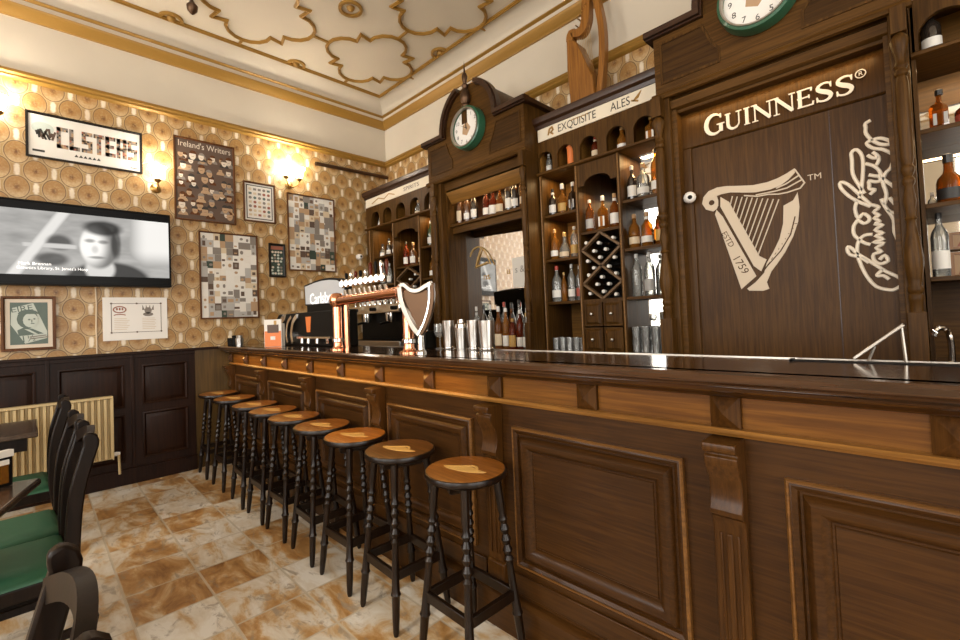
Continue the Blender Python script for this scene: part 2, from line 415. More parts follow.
def text_mb(txt, size, fx, mb=None, squash=1.0, extr=0.0):
    """letters as flat polygons, fx maps (u, v) -> 3d; extr not used"""
    cu = bpy.data.curves.new('t', 'FONT'); cu.body = txt; cu.size = size; cu.align_x = 'CENTER'; cu.align_y = 'CENTER'; cu.resolution_u = 3
    o = bpy.data.objects.new('t', cu); COL.objects.link(o)
    dg = bpy.context.evaluated_depsgraph_get(); dg.update()
    me = bpy.data.meshes.new_from_object(o.evaluated_get(dg))
    mb = mb or MB(); mb.add([fx(v.co.x*squash, v.co.y) for v in me.vertices], [list(p.vertices) for p in me.polygons])
    bpy.data.objects.remove(o); bpy.data.curves.remove(cu); bpy.data.meshes.remove(me)
    return mb
def arc(cx, cy, rx, ry, a0, a1, n=10): return [(cx + rx*math.cos(R(a0+(a1-a0)*i/n)), cy + ry*math.sin(R(a0+(a1-a0)*i/n))) for i in range(n+1)]
def smooth_pts(p, closed=False, k=4):
    N = len(p); out = []
    def g(i): return p[i % N] if closed else p[max(0, min(N-1, i))]
    for i in range(N if closed else N-1):
        a, b, c, d = g(i-1), g(i), g(i+1), g(i+2)
        for j in range(k):
            t = j/k
            out.append(tuple(.5*((2*b[m]) + (-a[m]+c[m])*t + (2*a[m]-5*b[m]+4*c[m]-d[m])*t*t + (-a[m]+3*b[m]-3*c[m]+d[m])*t**3) for m in range(len(b))))
    if not closed: out.append(tuple(p[-1]))
    return out

# ================================================================== SETTING
RX, RY, RZ = 9.0, -7.2, 4.22
struct('floor', MB().box(-.15, RX+.15, RY-.15, .15, -.1, 0), 'tiles', smooth=0)
struct('ceiling', MB().box(-.15, RX+.15, RY-.15, .15, RZ, RZ+.1), 'ceiling', smooth=0)
def wall2(name, x0, x1, y0, y1):
    mb = MB().box(x0, x1, y0, y1, 0, 3.46); mb.m = 1; mb.box(x0, x1, y0, y1, 3.46, RZ)
    return struct(name, mb, ['wallpaper', 'plaster'], smooth=0)
wall2('wall_left', -.15, 0, RY, 0); wall2('wall_back', -.15, RX+.15, 0, .15)
def holed(name, ax, spans, a0, a1, t0, t1):
    mb = MB()
    def bx(p, q, z0, z1):
        if ax == 'x': mb.box(p, q, t0, t1, z0, z1)
        else: mb.box(t0, t1, p, q, z0, z1)
    cur = a0
    for p, q in spans:
        bx(cur, p, 0, RZ); bx(p, q, 0, 1.0); bx(p, q, 3.95, RZ); cur = q
    bx(cur, a1, 0, RZ); return struct(name, mb, 'plaster', smooth=0)
holed('wall_front', 'x', WIN_F, -.15, RX+.15, RY-.15, RY)
holed('wall_right', 'y', WIN_R, RY, 0, RX, RX+.15)
def window(i, ax, p, q, t):
    def bx(mb, a, b, z0, z1, d0=-.05, d1=.03):
        return mb.box(a, b, t+d0, t+d1, z0, z1) if ax == 'x' else mb.box(t+d0, t+d1, a, b, z0, z1)
    f = MB(); c = (p+q)/2
    for a, b in ((p, p+.07), (q-.07, q), (c-.035, c+.035)): bx(f, a, b, 1.0, 3.95)
    for z in (1.0, 2.9, 3.88): bx(f, p, q, z, z+.07)
    o = struct('window_%d' % i, f, 'white')
    struct('pane', bx(MB(), p, q, 1.0, 3.95, -.02, -.012), 'pane', o)
i = 1
for p, q in WIN_F: window(i, 'x', p, q, RY-.1); i += 1
for p, q in WIN_R: window(i, 'y', p, q, RX+.1); i += 1

CORN = [(0, 3.94), (.022, 3.94), (.03, 3.955), (.050, 3.965), (.058, 3.99), (.075, 4.0), (.080, 4.025), (.06, 4.035), (0, 4.035)]
LINE = [(0, 4.066), (.098, 4.068), (.106, 4.076), (.100, 4.086), (0, 4.088)]
COVE = [(0, 4.03), (.062, 4.032), (.07, 4.08)] + [(.07+.24*(1-math.cos(R(t))), 4.08+.14*math.sin(R(t))) for t in range(0, 91, 10)] + [(.31, 4.23), (0, 4.23)]
RAIL = [(0, 3.425), (.02, 3.43), (.032, 3.445), (.028, 3.46), (.04, 3.475), (.034, 3.50), (0, 3.505)]
n = 1
for prof, m in ((CORN, 'gold'), (COVE, 'cove'), (LINE, 'gold'), (RAIL, 'gold')):
    mb = MB(); mb.prism(prof, 'y', RY, 0)
    mb.prism([(-a, b) for a, b in prof], 'x', 0, RX)
    struct('trim_%d' % n, mb, m, smooth=50); n += 1
# ceiling mouldings: a frame, a field of linked cartouches, half rosettes
fr = [(.31, -.27), (RX-.3, -.27), (RX-.3, RY+.3), (.31, RY+.3)]
mb = MB().ribbon(fr, .030, 'z', RZ-.018, RZ+.001, True); mb.ribbon(fr, .012, 'z', RZ-.03, RZ, True)
struct('trim_%d' % n, mb, 'gold'); n += 1
# one quarter of the cartouche, mirrored: round lobes with little stepped points between them
q = [(.50, 0), (.487, .075), (.44, .145), (.37, .19), (.295, .20), (.32, .32), (.20, .295), (.19, .37), (.145, .44), (.075, .487)]
loop = q + [(0, .5)] + [(-x, y) for x, y in q[::-1]][:-1] + [(-.5, 0)] + [(-x, -y) for x, y in q][1:] + [(0, -.5)] + [(x, -y) for x, y in q[::-1]][:-1]
def cartouche(cx, cy):
    mb = MB(); P = [(cx+x, cy+y) for x, y in loop]
    mb.ribbon(P, .028, 'z', RZ-.016, RZ+.001, True); mb.ribbon(P, .011, 'z', RZ-.026, RZ, True)
    for sx, sy in ((1, 0), (0, 1), (-1, 0), (0, -1)):
        mb.ribbon([(cx+sx*.50, cy+sy*.50), (cx+sx*.585, cy+sy*.585)], .022, 'z', RZ-.018, RZ+.001)
    return mb
CX0, CY0, CS = .92, -.77, 1.17
for i in range(7):
    for j in range(6):
        if CX0+i*CS > RX-.6 or CY0-j*CS < RY+.5: continue
        struct('trim_%d' % n, cartouche(CX0+i*CS, CY0-j*CS), 'gold'); n += 1
def ring(cx, cy, r, half=None):
    mb = MB(); a = {None: (0, 360), 'l': (-90, 90), 'b': (180, 360)}[half]
    P = arc(cx, cy, r, r, a[0], a[1], 18)
    if half is None: P = P[:-1]
    mb.ribbon(P, .026, 'z', RZ-.022, RZ+.001, half is None)
    mb.lathe([(.0, -.035), (.02, -.03), (.035, -.012), (.04, 0)], (cx, cy, RZ), n=12); return mb
for i in range(6):
    for j in range(5):
        if CX0+(i+.5)*CS < RX-.6 and CY0-(j+.5)*CS > RY+.5:
            struct('trim_%d' % n, ring(CX0+(i+.5)*CS, CY0-(j+.5)*CS, .095), 'gold'); n += 1
for j in range(5): struct('trim_%d' % n, ring(.325, CY0-(j+.5)*CS, .085, 'l'), 'gold'); n += 1
for i in range(6): struct('trim_%d' % n, ring(CX0+(i+.5)*CS, -.285, .085, 'b'), 'gold'); n += 1
mb = MB().lathe([(.012, 0), (.022, -.02), (.045, -.05), (.04, -.09), (.015, -.12), (.0, -.13)], (.70, -2.44, RZ), n=14)
solo('ceiling_hook_boss', mb, 'bronze', 'small dark brass boss hanging under the ceiling mouldings', 'ceiling boss', (.70, -2.44, RZ))

# dark wainscot on the left wall
PW = [(0, 0), (0, .012), (.010, .016), (.018, .010), (.024, .0), (.05, .012), (.055, .013)]
mb = MB().box(0, .03, RY, -2.83, .0, 1.15); mb.box(0, .03, -2.825, -2.335, 0, 1.15)
mb.box(0, .055, RY, -1.98, 1.15, 1.172); mb.box(0, .04, RY, -2.335, 1.115, 1.15)
mb.box(0, .045, RY, -2.335, 0, .13); mb.box(0, .052, RY, -2.335, .13, .145)
for y0 in (-3.39, -2.83): mb.box(0, .042, y0-.012, y0+.012, 0, 1.15)
tw = struct('trim_%d' % n, mb, 'wains', bevel=.003); n += 1
for (a, b, z0, z1) in ((-3.95, -3.46, .68, 1.06), (-3.95, -3.46, .2, .62), (-3.33, -2.89, .68, 1.06), (-3.33, -2.89, .2, .62), (-2.76, -2.40, .69, 1.05), (-2.76, -2.40, .21, .62)):
    struct('wall_panel', MB().panel(a, b, z0, z1, .03, PW, 'x', 1), 'wains', tw)
struct('trim_%d' % n, MB().box(0, .02, -2.335, -1.66, 0, 1.15), 'endpanel'); n += 1

# ================================================================== BAR
YF = -2.0; XR = 6.45; PS = .4585
pyr = [4.62-PS*k for k in range(10, -1, -1)] + [5.08, 5.54, 6.0]
bar = thing('bar_counter', 'long dark oak bar front with raised panels, corbels and orange frieze', 'bar counter', (3.2, YF, 0))
mb = MB().box(.0, XR, YF, YF+.22, 0, .985); mb.box(0, XR, YF+.03, YF+.22, .985, 1.105)
part('carcass', mb, 'bar', bar)
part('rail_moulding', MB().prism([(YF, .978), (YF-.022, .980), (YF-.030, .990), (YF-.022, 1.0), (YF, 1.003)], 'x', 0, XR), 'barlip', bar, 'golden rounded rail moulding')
mb = MB().box(0, XR, YF-.022, YF, 0, .135); mb.prism([(YF, .135), (YF-.022, .135), (YF-.034, .142), (YF-.034, .155), (YF-.018, .168), (YF, .17)], 'x', 0, XR)
part('plinth', mb, 'bar', bar)
part('under_moulding', MB().prism([(YF+.03, 1.09), (YF-.03, 1.095), (YF-.06, 1.105), (YF-.07, 1.118), (YF+.03, 1.118)], 'x', 0, XR), 'bar', bar)
for a, b in zip(pyr[:-1], pyr[1:]):
    part('frieze_panel', MB().box(a+.04, b-.04, YF+.002, YF+.03, 1.0, 1.095), 'frieze', bar, 'orange oak frieze board')
part('frieze_panel', MB().box(pyr[-1]+.04, XR, YF+.002, YF+.03, 1.0, 1.095), 'frieze', bar)
for x in pyr:
    vs = [(x-.04, YF, 1.0), (x+.04, YF, 1.0), (x+.04, YF, 1.093), (x-.04, YF, 1.093)]
    fr_ = [(p[0], YF-.012, p[2]) for p in vs]
    part('pyramid_block', MB().add(vs+fr_+[(x, YF-.04, 1.0465)], [(0, 3, 2, 1), (0, 1, 5, 4), (1, 2, 6, 5), (2, 3, 7, 6), (3, 0, 4, 7), (4, 5, 8), (5, 6, 8), (6, 7, 8), (7, 4, 8)]), 'barz', bar, smooth=0)
PB = [(0, 0), (0, .016), (.012, .021), (.024, .015), (.028, .006), (.034, .006), (.040, .020), (.054, .029), (.07, .026), (.088, .010), (.092, .0035), (.097, .0035), (.100, .007)]
corb = [4.62, 3.69, 2.79, 1.89, .985, .09, 5.555]
edges = [(.20, .87), (1.06, 1.79), (1.97, 2.68), (2.87, 3.55), (3.80, 4.49), (4.76, 5.42), (5.69, 6.36)]
for a, b in edges:
    mb = MB().panel(a, b, .31, .885, YF, PB, 'y', -1)
    o = part('raised_panel', mb, 'bar', bar)
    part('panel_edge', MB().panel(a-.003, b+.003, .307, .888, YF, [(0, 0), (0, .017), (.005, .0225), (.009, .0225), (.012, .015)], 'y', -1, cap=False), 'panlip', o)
    part('lower_rail', MB().box(a-.06, b+.06, YF-.012, YF, .19, .27), 'bar', bar, bevel=.004)
def corbel(x):
    w2 = .043
    P = [(YF, .30), (YF-.028, .30), (YF-.028, .72), (YF-.034, .745), (YF-.05, .757), (YF-.054, .772), (YF-.046, .79), (YF-.04, .82), (YF-.046, .86), (YF-.068, .895), (YF-.078, .915), (YF-.078, .93), (YF-.070, .935), (YF-.070, .942), (YF-.09, .946), (YF-.094, .958), (YF-.09, .972), (YF, .975)]
    mb = MB().prism(P, 'x', x-w2, x+w2)
    mb.prism([(YF-.022, .17), (YF-.034, .17), (YF-.034, .29), (YF, .31), (YF, .17)], 'x', x-w2-.006, x+w2+.006)
    for s in (-1, 1): mb.box(x+s*w2*.52-.004, x+s*w2*.52+.004, YF-.033, YF-.026, .33, .70)
    mb.box(x-.008, x+.008, YF-.034, YF-.026, .33, .70)
    return mb
for x in corb: part('corbel', corbel(x), 'barz', bar, bevel=.003)
TZ = 1.175
top = thing('worktop', 'long glossy dark wooden bar top with moulded front edge', 'bar top', (3.2, -1.9, 1.118))
part('slab', MB().box(0, XR, -2.09, -1.65, 1.118, TZ), 'top', top)
part('nosing', MB().prism([(-2.06, 1.118), (-2.095, 1.118), (-2.105, 1.124), (-2.10, 1.132), (-2.122, 1.138), (-2.135, 1.15), (-2.135, 1.165), (-2.126, TZ), (-2.06, TZ)], 'x', 0, XR), 'top', top)
part('back_strip', MB().box(0, XR, -1.657, -1.648, TZ, TZ+.003), 'silver', top, 'thin bright metal strip along the back edge')
mb = MB()
for k in range(44): mb.box(4.75+k*.022, 4.762+k*.022, -1.70, -1.672, TZ+.001, TZ+.004)
solo('drip_mat', MB().box(4.73, 5.72, -1.735, -1.70, TZ+.0005, TZ+.003).box(4.73, 4.74, -1.735, -1.70, TZ+.0005, TZ+.006), 'black', 'narrow black ribbed drip mat on the right end of the bar', 'drip mat', (5.2, -1.69, TZ))
for k in range(0): pass

light('added_frieze_light', 'AREA', (1.85, -2.052, 1.085), 3.0, (1, .58, .18), shape='RECTANGLE', size=3.4, size_y=.02)  # added warm light under the nosing, brightens the left part of the frieze
# ------------------------------------------------------------------ bar stools
def lathe_leg(p0, p1, prof, n=10):
    """turned leg: prof = (t, r) along the line p0 -> p1"""
    p0, p1 = Vector(p0), Vector(p1); mb = MB()
    mb.tube([p0+(p1-p0)*t for t, r in prof], [r for t, r in prof], n); return mb
LEG = [(0, .010), (.02, .0135), (.10, .016), (.22, .018), (.235, .023), (.255, .018), (.36, .016), (.48, .0145), (.52, .014), (.54, .020), (.56, .0115), (.59, .0205), (.62, .0115), (.65, .0205), (.68, .0115), (.71, .0205), (.74, .0115), (.765, .019), (.79, .013), (.84, .0165), (1, .017)]
def make_stool():
    t = thing('bar_stool', 'x', 'bar stool', group='bar stools along the bar')
    part('seat_rim', MB().lathe([(.0, .698), (.135, .698), (.158, .702), (.168, .711), (.168, .720), (.165, .728), (.158, .730), (.0, .7302)], n=32), 'stool', t, 'dark turned rim')
    st = part('seat_top', MB().lathe([(.160, .728), (.160, .7308), (.155, .7314), (.0, .7316)], n=32), 'seat', t, 'varnished orange brown seat disc')
    # harp shaped inlay lying on the seat
    mb = MB(); z = (.7312, .7326)
    o = [(-.085, -.035), (-.055, -.042), (.0, -.036), (.05, -.02), (.085, .002), (.095, .012), (.06, .008), (.045, .022), (.03, .034), (.008, .038), (-.008, .028), (-.03, .008), (-.06, -.018)]
    mb.ribbon(smooth_pts(o, True, 2), .012, 'z', z[0], z[1], True)
    mb.prism([(-.08, -.036), (-.03, -.026), (.03, -.012), (.06, .004), (.03, .014), (.015, .002), (-.005, .010), (-.028, -.004)], 'z', z[0], z[1]-.0005)
    mb.prism([(-.055, -.036), (.03, -.020), (.07, .002), (.03, .022), (-.002, .022), (-.03, -.004)], 'z', z[0], z[1]-.0003)
    part('harp_inlay', mb, 'inlay', st, 'pale harp shaped inlay')
    mb = MB().lathe([(.0, .655), (.10, .655), (.112, .665), (.115, .690), (.0, .691)], n=4, a0=R(45)); part('seat_block', mb, 'stool', t, bevel=.004)
    top_, bot = .088, .145
    for sx in (-1, 1):
        for sy in (-1, 1): part('leg', lathe_leg((sx*bot, sy*bot, 0), (sx*top_, sy*top_, .692), LEG), 'stool', t)
    k = top_ + (bot-top_)*(1-.245/.692)
    for s in (-1, 1):
        part('stretcher', MB().box(-k, k, s*k-.010, s*k+.010, .215, .255), 'stool', t, bevel=.003)
        part('stretcher', MB().box(s*k-.010, s*k+.010, -k, k, .215, .255), 'stool', t, bevel=.003)
    return t
stool = make_stool()
SX = [(3.725, 'nearest bar stool of the row, large in front, with pale harp inlay'), (3.27, 'second bar stool from the front, darker brown seat than its neighbours'), (2.855, 'third bar stool from the front, orange seat beside the bar corbel'),
      (2.465, 'fourth bar stool from the front in the row at the bar'), (2.06, 'fifth bar stool from the front, in the middle of the row'), (1.69, 'sixth bar stool from the front, fourth from the wainscot'),
      (1.31, 'seventh bar stool from the front, third from the wainscot'), (.81, 'second to last bar stool before the dark wainscot'), (.35, 'last bar stool at the far end beside the dark wainscot')]
for i, (x, lb) in enumerate(SX):
    place(stool, i == 0, (x-.015, -2.21, 0), R(random.uniform(-3, 3)), lb, scale=(1, 1, 1.018))
for o in [o for o in COL.objects if o.get('category') == 'bar stool']:          # a darker seat and an orange seat
    m = 'seatdark' if o['label'].startswith('second bar') else ('seatorange' if o['label'].startswith('third') else None)
    for c in o.children:
        if m and c.name.startswith('seat_top'): c.material_slots[0].link = 'OBJECT'; c.material_slots[0].material = MT[m]

# ================================================================== LEFT WALL THINGS
def rect_frame(name, label, cat, y0, y1, z0, z1, wd, fm, x=.004, th=.022, inner='paper', group=None, mount=0, mm='cream'):
    """framed picture on the left wall, returns thing, inner rectangle and picture depth"""
    t = thing(name, label, cat, (x, (y0+y1)/2, z0), group)
    part('frame', MB().panel(y0, y1, z0, z1, x, [(0, 0), (0, th), (wd*.6, th), (wd, th*.55), (wd, .002)], 'x', 1, cap=False), fm, t)
    part('backing', MB().box(x, x+.006, y0+wd*.8, y1-wd*.8, z0+wd*.8, z1-wd*.8), mm if mount else inner, t)
    a = wd + mount
    return t, (y0+a, y1-a, z0+a, z1-a), x+.0065
def flat(mb, y0, y1, z0, z1, x, rot=0):
    c, s_ = math.cos(rot), math.sin(rot); cy, cz = (y0+y1)/2, (z0+z1)/2
    P = [(cy+(y-cy)*c-(z-cz)*s_, cz+(y-cy)*s_+(z-cz)*c) for y, z in ((y0, z0), (y1, z0), (y1, z1), (y0, z1))]
    return mb.prism(P, 'x', x, x+.0012)
def disc(mb, cy, cz, ry, rz, x, a0=0, a1=360, n=14):
    return mb.prism(arc(cy, cz, ry, rz, a0, a1, n)[:-1] if a1-a0 == 360 else arc(cy, cz, ry, rz, a0, a1, n), 'x', x, x+.0012)
def xtext(txt, size, cy, cz, x, squash=1.0, rot=0):
    c, s_ = math.cos(rot), math.sin(rot)
    return text_mb(txt, size, lambda u, v: (x, cy+u*c-v*s_, cz+u*s_+v*c), squash=squash)

# wide poster with picture lettering
t, (a, b, c, d), px = rect_frame('poster_frame', 'wide white poster with large picture letters high above the television', 'poster', -3.50, -2.72, 2.815, 3.195, .018, 'blackm', inner='paper')
mb = MB(); rnd = random.Random(3)
LW = .072
def blocks(cy, cells):
    for (u0, u1, v0, v1) in cells:
        nu, nv = max(1, round((u1-u0)/.013)), max(1, round((v1-v0)/.016))
        for i in range(nu):
            for j in range(nv):
                mb.m = rnd.choice([1, 2, 2, 3, 4, 5, 5, 2])
                flat(mb, cy+u0+(u1-u0)*i/nu, cy+u0+(u1-u0)*(i+1)/nu, v0+(v1-v0)*j/nv, v0+(v1-v0)*(j+1)/nv, px)
zb, zt = 2.925, 3.105
W = LW/2
GL = dict(C=[(-W, -W+.026, zb, zt), (-W, W, zt-.034, zt), (-W, W, zb, zb+.034)], L=[(-W, -W+.028, zb, zt), (-W, W*.9, zb, zb+.034)], I=[(-.018, .018, zb, zt), (-W*.7, W*.7, zt-.025, zt), (-W*.7, W*.7, zb, zb+.025)],
          S=[(-W, W, zt-.034, zt), (-W, -W+.028, zb+.09, zt-.03), (-W, W, zb+.072, zb+.105), (W-.028, W, zb+.03, zb+.08), (-W, W, zb, zb+.034)], T=[(-W, W, zt-.036, zt), (-.015, .015, zb, zt-.03)],
          E=[(-W, -W+.028, zb, zt), (-W, W, zt-.034, zt), (-W, W*.7, zb+.075, zb+.105), (-W, W, zb, zb+.034)], R=[(-W, -W+.026, zb, zt), (-W, W, zt-.034, zt), (W-.026, W, zb+.085, zt), (-W, W, zb+.07, zb+.1), (W-.03, W, zb, zb+.075)])
for k, ch in enumerate('CLSTERS'): blocks(-3.275+k*.0805, GL[ch])
for k in range(9): mb.m = rnd.choice([1, 4]); flat(mb, -3.44+k*.013, -3.425+k*.013, 2.97+rnd.random()*.04, 3.02+rnd.random()*.06, px, rnd.uniform(-.5, .5))
mb.m = 6; disc(mb, -3.395, 3.07, .07, .05, px-.0006)
mb.m = 1
for k in range(6): mb.prism([(-3.20+k*.03, 2.872), (-3.172+k*.03, 2.872), (-3.186+k*.03, 2.895)], 'x', px, px+.001)
flat(mb, -3.46, -3.385, 2.868, 2.885, px); flat(mb, -2.81, -2.76, 2.855, 2.862, px)
part('print', mb, ['paper', 'ink', 'inkgrey', 'inkred', 'brown', 'tan', 'stampgreen'], t, 'large letters filled with pictures')

# portrait poster
t, (a, b, c, d), px = rect_frame('poster_frame', 'tall brown poster of writers portraits in a thin wooden frame', 'poster', -2.47, -1.92, 2.43, 3.25, .014, 'frame', inner='brown')
mb = MB(); rnd = random.Random(5)
mats = ['brown', 'tan', 'cream', 'inkgrey', 'ink', 'frame']
spots = [(a+.05+i*.092+rnd.uniform(-.03, .03), c+.06+j*.088+rnd.uniform(-.03, .03)) for j in range(8) for i in range(6)]
rnd.shuffle(spots)
for q_, (cy, cz) in enumerate(spots):
    cy = min(max(cy, a+.045), b-.045); cz = min(max(cz, c+.06), d-.16); x = px + .0001*q_; k = rnd.uniform(.75, 1.35)
    mb.m = rnd.choice([1, 3, 5, 4, 0]); disc(mb, cy, cz-.04, .05*k if k < 1 else .045, .04, x, 0, 180, 8)
    mb.m = rnd.choice([2, 1, 1, 2]); disc(mb, cy, cz+.008, .023*k, .034*k, x+.00003)
    mb.m = rnd.choice([4, 3, 5, 0]); disc(mb, cy+rnd.uniform(-.005, .005), cz+.02*k, .025*k, .026*k, x+.00006, 0, 180, 8)
    mb.m = rnd.choice([4, 0]); flat(mb, cy-.010*k, cy+.010*k, cz-.004, cz-.001, x+.0012)
pr = part('print', mb, mats, t, 'crowd of cut out portraits')
part('title', xtext("Ireland's Writers", .085, -2.195, 3.185, px+.008, .82), 'cream', t, "pale title lettering")

def collage(name, label, y0, y1, z0, z1, seed, fm='frame', back='cream', cols=9, rows=12, mats=('paper', 'l_grey', 'tan', 'inkgrey', 'brown', 'l_white', 'deepgreen', 'l_cream'), wts=(5, 5, 2, 3.5, 2, 6, .8, 2.5), wd=.014, mount=0, dark=.35):
    t, (a, b, c, d), px = rect_frame(name, label, 'picture', y0, y1, z0, z1, wd, fm, inner=back, mount=mount)
    mb = MB(); rnd = random.Random(seed)
    for i in range(cols):
        for j in range(rows):
            w_, h_ = (b-a)/cols, (d-c)/rows
            sx, sz = rnd.choice([1, 1, 1.35]), rnd.choice([1, 1, 1.5])
            cy, cz = a+(i+.5)*w_, c+(j+.5)*h_
            y_0, y_1 = max(a, cy-w_*sx*.49), min(b, cy+w_*sx*.49); z_0, z_1 = max(c, cz-h_*sz*.49), min(d, cz+h_*sz*.49)
            mb.m = rnd.choices(range(len(mats)), wts)[0]; x = px+rnd.random()*.002
            flat(mb, y_0, y_1, z_0, z_1, x)
            if rnd.random() < dark:
                mb.m = rnd.choice([3, 4, 2]); m_ = rnd.uniform(.15, .3)
                flat(mb, y_0+(y_1-y_0)*m_, y_1-(y_1-y_0)*m_, z_0+(z_1-z_0)*m_, z_1-(z_1-z_0)*rnd.uniform(.2, .6), x+.0013)
            elif rnd.random() < .4:
                mb.m = rnd.choice([3, 2]); m_ = .25
                disc(mb, (y_0+y_1)/2, (z_0+z_1)/2, (y_1-y_0)*.22, (z_1-z_0)*.2, x+.0013, n=8)
    part('collage', mb, list(mats), t, 'many small paper labels glued edge to edge')
    return t
collage('picture_frame', 'large framed collage of beer labels left of the small dark frame', -2.27, -1.71, 1.45, 2.335, 11)
collage('picture_frame', 'large framed collage of beer labels nearest the back bar', -1.37, -.79, 1.98, 2.87, 12, wts=(4, 4, 4, 3.5, 2.5, 5, .8, 4))
# small print with a white mount
t, (a, b, c, d), px = rect_frame('picture_frame', 'small print of coloured labels in a white mount under the double lamp', 'picture', -1.84, -1.505, 2.49, 2.92, .016, 'frame', inner='paper', mount=.02, mm='paper')
mb = MB(); rnd = random.Random(9)
mb.ribbon([(a, c), (b, c), (b, d), (a, d)], .009, 'x', px, px+.001, True)
for i in range(5):
    for j in range(7):
        mb.m = rnd.choice([1, 2, 3, 4, 5]); cy, cz = a+.035+(b-a-.07)*i/4, c+.04+(d-c-.08)*j/6
        (disc(mb, cy, cz, .017, .016, px, n=8) if rnd.random() < .6 else flat(mb, cy-.016, cy+.016, cz-.012, cz+.012, px))
part('print', mb, ['ink', 'inkgrey', 'inkred', 'tan', 'l_cream', 'stampdark'], t)
# narrow dark frame
t, (a, b, c, d), px = rect_frame('picture_frame', 'narrow dark framed picture of pale stones between the two collages', 'picture', -1.59, -1.41, 1.895, 2.27, .022, 'blackm', inner='deepgreen')
mb = MB(); rnd = random.Random(4)
mb.m = 3; flat(mb, a, b, d-.045, d-.006, px)
for i in range(4):
    for j in range(8):
        if rnd.random() < .75: mb.m = rnd.choice([0, 1, 2, 0]); disc(mb, a+.016+.033*i+rnd.uniform(-.006, .006), c+.02+.034*j, .014, .013, px, n=7)
part('print', mb, ['stampgreen', 'inkgrey', 'cream', 'inkred'], t)
# stamp picture
t, (a, b, c, d), px = rect_frame('picture_frame', 'framed green and white stamp print with a portrait, under the television', 'picture', -3.652, -3.333, 1.235, 1.672, .022, 'frame', inner='stampdark', mount=.028, mm='cream')
mb = MB(); flat(mb, a, b, c, d, px-.001)
part('dark_ground', mb, 'stampdark', t)
mb = MB(); cy, cz = (a+b)/2, (c+d)/2
S0 = [(a+.008, d-.045), (b-.085, d-.005), (b-.004, c+.10), (b-.006, c+.045), (a+.085, c+.006), (a+.004, c+.16)]
mb.prism(S0, 'x', px, px+.001)
st = part('stamp', mb, 'stampgreen', t, 'tilted pale green stamp')
mb = MB(); x = px+.0015
disc(mb, cy-.01, cz+.035, .062, .075, x); mb.m = 1
disc(mb, cy+.008, cz+.025, .045, .058, x+.001)
mb.m = 0; disc(mb, cy-.005, cz+.075, .06, .035, x+.0015, 0, 180); disc(mb, cy+.0, cz+.03, .008, .006, x+.002); disc(mb, cy+.03, cz+.035, .007, .006, x+.002)
flat(mb, cy+.008, cy+.03, cz-.005, cz+.001, x+.002); flat(mb, cy+.012, cy+.018, cz+.005, cz+.03, x+.002)
mb.prism([(cy-.07, cz-.055), (cy-.03, cz-.03), (cy+.02, cz-.045), (cy+.085, cz-.085), (cy-.06, cz-.10)], 'x', x, x+.001)
mb.m = 1; mb.prism([(cy-.03, cz-.045), (cy+.0, cz-.05), (cy+.05, cz-.088), (cy+.03, cz-.088)], 'x', x+.001, x+.002)
part('portrait', mb, ['stampdark', 'stampgreen'], st)
mb = xtext('EIRE', .062, cy-.042, d-.052, x+.001, 1.15, .16); part('lettering', mb, 'stampdark', st)
mb = xtext('1½', .07, a+.105, c+.045, x+.001, 1, .12); part('value', mb, 'stampdark', st)
mb = MB(); flat(mb, cy-.0, cy+.11, c+.045, c+.053, x+.001, .12); flat(mb, cy-.0, cy+.10, c+.06, c+.068, x+.001, .12); part('small_print', mb, 'inkgrey', st)
# unframed certificate
t = thing('certificate', 'white printed certificate with two crests pinned right of the stamp print', 'certificate', (.004, -2.79, 1.28))
part('sheet', MB().box(.003, .009, -3.03, -2.55, 1.28, 1.665), 'white', t)
x = .0095; mb = MB(); mb.ribbon([(-2.97, 1.35), (-2.60, 1.35), (-2.60, 1.61), (-2.97, 1.61)], .004, 'x', x, x+.001, True)
for yy, zz in ((-2.97, 1.61), (-2.785, 1.61), (-2.60, 1.61), (-2.97, 1.35), (-2.785, 1.35), (-2.60, 1.35)): disc(mb, yy, zz, .008, .008, x, n=8)
mb.m = 1
mb.ribbon(arc(-2.91, 1.555, .045, .028, 0, 360, 16)[:-1], .009, 'x', x, x+.001, True); mb.ribbon(arc(-2.91, 1.50, .045, .012, 20, 160, 8), .008, 'x', x, x+.001)
for k in (-.02, 0, .02): disc(mb, -2.91+k, 1.56, .007, .012, x, n=8)
mb.m = 2
disc(mb, -2.70, 1.545, .028, .03, x); 
for k in (-.035, -.012, .012, .035): mb.prism([(-2.70+k-.01, 1.55), (-2.70+k+.01, 1.55), (-2.70+k*1.2, 1.598)], 'x', x, x+.001)
disc(mb, -2.70, 1.51, .04, .018, x); mb.m = 3
for k in range(7):
    flat(mb, -2.95, -2.86+.01*(k % 3), 1.375+.016*k, 1.381+.016*k, x); flat(mb, -2.745, -2.65+.01*(k % 2), 1.375+.016*k, 1.381+.016*k, x)
part('print', mb, ['brown', 'inkred', 'inkgrey', 'cream'], t, 'two crests, fine text and a thin border')
